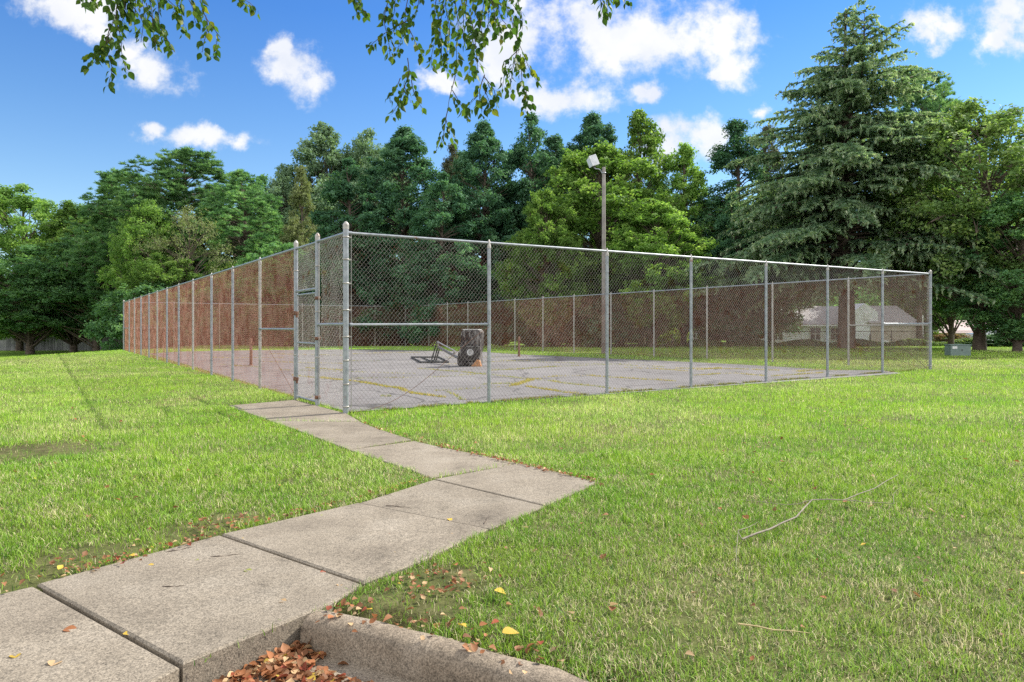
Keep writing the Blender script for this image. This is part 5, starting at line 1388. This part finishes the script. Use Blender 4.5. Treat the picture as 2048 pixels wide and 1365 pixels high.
for (px, py, rx_, ry_) in CL:
    s_ = nt.new('ShaderNodeVectorMath', operation='SUBTRACT'); nt.l(wuv, s_.inputs[0]); s_.inputs[1].default_value = ((px-CX)/F, (HY-py)/F, 0)
    m_ = nt.new('ShaderNodeVectorMath', operation='MULTIPLY'); nt.l(s_.outputs[0], m_.inputs[0]); m_.inputs[1].default_value = (F/rx_, F/ry_, 0)
    l_ = nt.new('ShaderNodeVectorMath', operation='LENGTH'); nt.l(m_.outputs[0], l_.inputs[0])
    dmin = l_.outputs['Value'] if dmin is None else math_('SMOOTH_MIN', dmin, l_.outputs['Value'], .25)
n2 = nt.new('ShaderNodeTexNoise'); n2.inputs['Scale'].default_value = 19; n2.inputs['Detail'].default_value = 9; n2.inputs['Roughness'].default_value = .62; nt.l(uv, n2.inputs['Vector'])
dens = math_('ADD', math_('SUBTRACT', 1.0, dmin), math_('MULTIPLY', math_('SUBTRACT', n2.outputs['Fac'], .5), 2.6))
mr = nt.new('ShaderNodeMapRange', interpolation_type='SMOOTHSTEP'); mr.inputs['From Min'].default_value = -.20; mr.inputs['From Max'].default_value = .74; nt.l(dens, mr.inputs['Value'])
fac = math_('MULTIPLY', math_('POWER', mr.outputs[0], 1.25), .93)
fac = math_('MULTIPLY', fac, math_('GREATER_THAN', sep.outputs['Y'], .06))
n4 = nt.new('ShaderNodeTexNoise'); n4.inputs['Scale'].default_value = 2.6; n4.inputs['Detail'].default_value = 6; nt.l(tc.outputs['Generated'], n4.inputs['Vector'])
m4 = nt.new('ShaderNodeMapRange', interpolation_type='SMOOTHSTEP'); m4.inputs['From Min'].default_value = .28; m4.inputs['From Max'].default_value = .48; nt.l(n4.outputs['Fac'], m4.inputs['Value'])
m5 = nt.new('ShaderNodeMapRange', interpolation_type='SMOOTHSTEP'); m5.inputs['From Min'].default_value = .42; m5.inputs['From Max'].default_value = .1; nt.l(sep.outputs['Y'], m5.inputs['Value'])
fill_cloud_fac = math_('MULTIPLY', math_('MULTIPLY', m4.outputs[0], m5.outputs[0]), .95)  # unseen cloud cover overhead and behind the camera, added as fill light
n3 = nt.new('ShaderNodeTexNoise'); n3.inputs['Scale'].default_value = 11; n3.inputs['Detail'].default_value = 5; nt.l(wuv, n3.inputs['Vector'])
ccol = ramp(nt, n3.outputs['Fac'], [(.3, (.80, .83, .90)), (.6, (1.0, .99, .98))])
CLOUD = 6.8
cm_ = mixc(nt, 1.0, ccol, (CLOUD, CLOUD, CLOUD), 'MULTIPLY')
hs = nt.new('ShaderNodeHueSaturation'); hs.inputs['Saturation'].default_value = 1.0; hs.inputs['Value'].default_value = 1.0
nt.l(sky.outputs[0], hs.inputs['Color'])
skyt = ramp(nt, sep.outputs['Z'], [(0, (.96, 1.04, 1.05)), (.14, (.93, 1.05, 1.10)), (.27, (.66, .92, 1.14)), (.40, (.43, .79, 1.20)), (.6, (.47, .75, 1.12)), (1, (.85, .92, 1))])  # tint by elevation; unseen zenith kept brighter for extra fill light
skyc = mixc(nt, 1.0, hs.outputs['Color'], skyt, 'MULTIPLY')
nt.l(mixc(nt, fill_cloud_fac, mixc(nt, fac, skyc, cm_), (10.6, 10.7, 11.0)), bg.inputs['Color']); bg.inputs['Strength'].default_value = SKY_STR

sd = Vector((math.sin(SUN_AZ)*math.cos(SUN_EL), math.cos(SUN_AZ)*math.cos(SUN_EL), math.sin(SUN_EL)))
sl = bpy.data.lights.new('sun', 'SUN'); sl.energy = 5.0; sl.angle = R(.5); sl.color = (1.0, .95, .86)
so = bpy.data.objects.new('sun', sl); COL.objects.link(so); so.rotation_euler = (-sd).to_track_quat('-Z', 'Y').to_euler(); so.location = (0, 0, 40)

cam = bpy.data.cameras.new('camera'); co = bpy.data.objects.new('camera', cam); COL.objects.link(co)
cam.sensor_width = 36; cam.lens = 36*F/2048; cam.shift_y = (HY-682.5)/2048; cam.clip_end = 2000; cam.clip_start = .05
co.location = (0, 0, CZ); co.rotation_euler = (R(90), 0, 0); SC.camera = co
SC.view_settings.view_transform = 'Standard'; SC.view_settings.look = 'None'; SC.view_settings.exposure = 0.68; SC.view_settings.gamma = 1
SC.cycles.max_bounces = 6; SC.cycles.diffuse_bounces = 3; SC.cycles.transmission_bounces = 4; SC.cycles.glossy_bounces = 2
SC.cycles.use_denoising = False
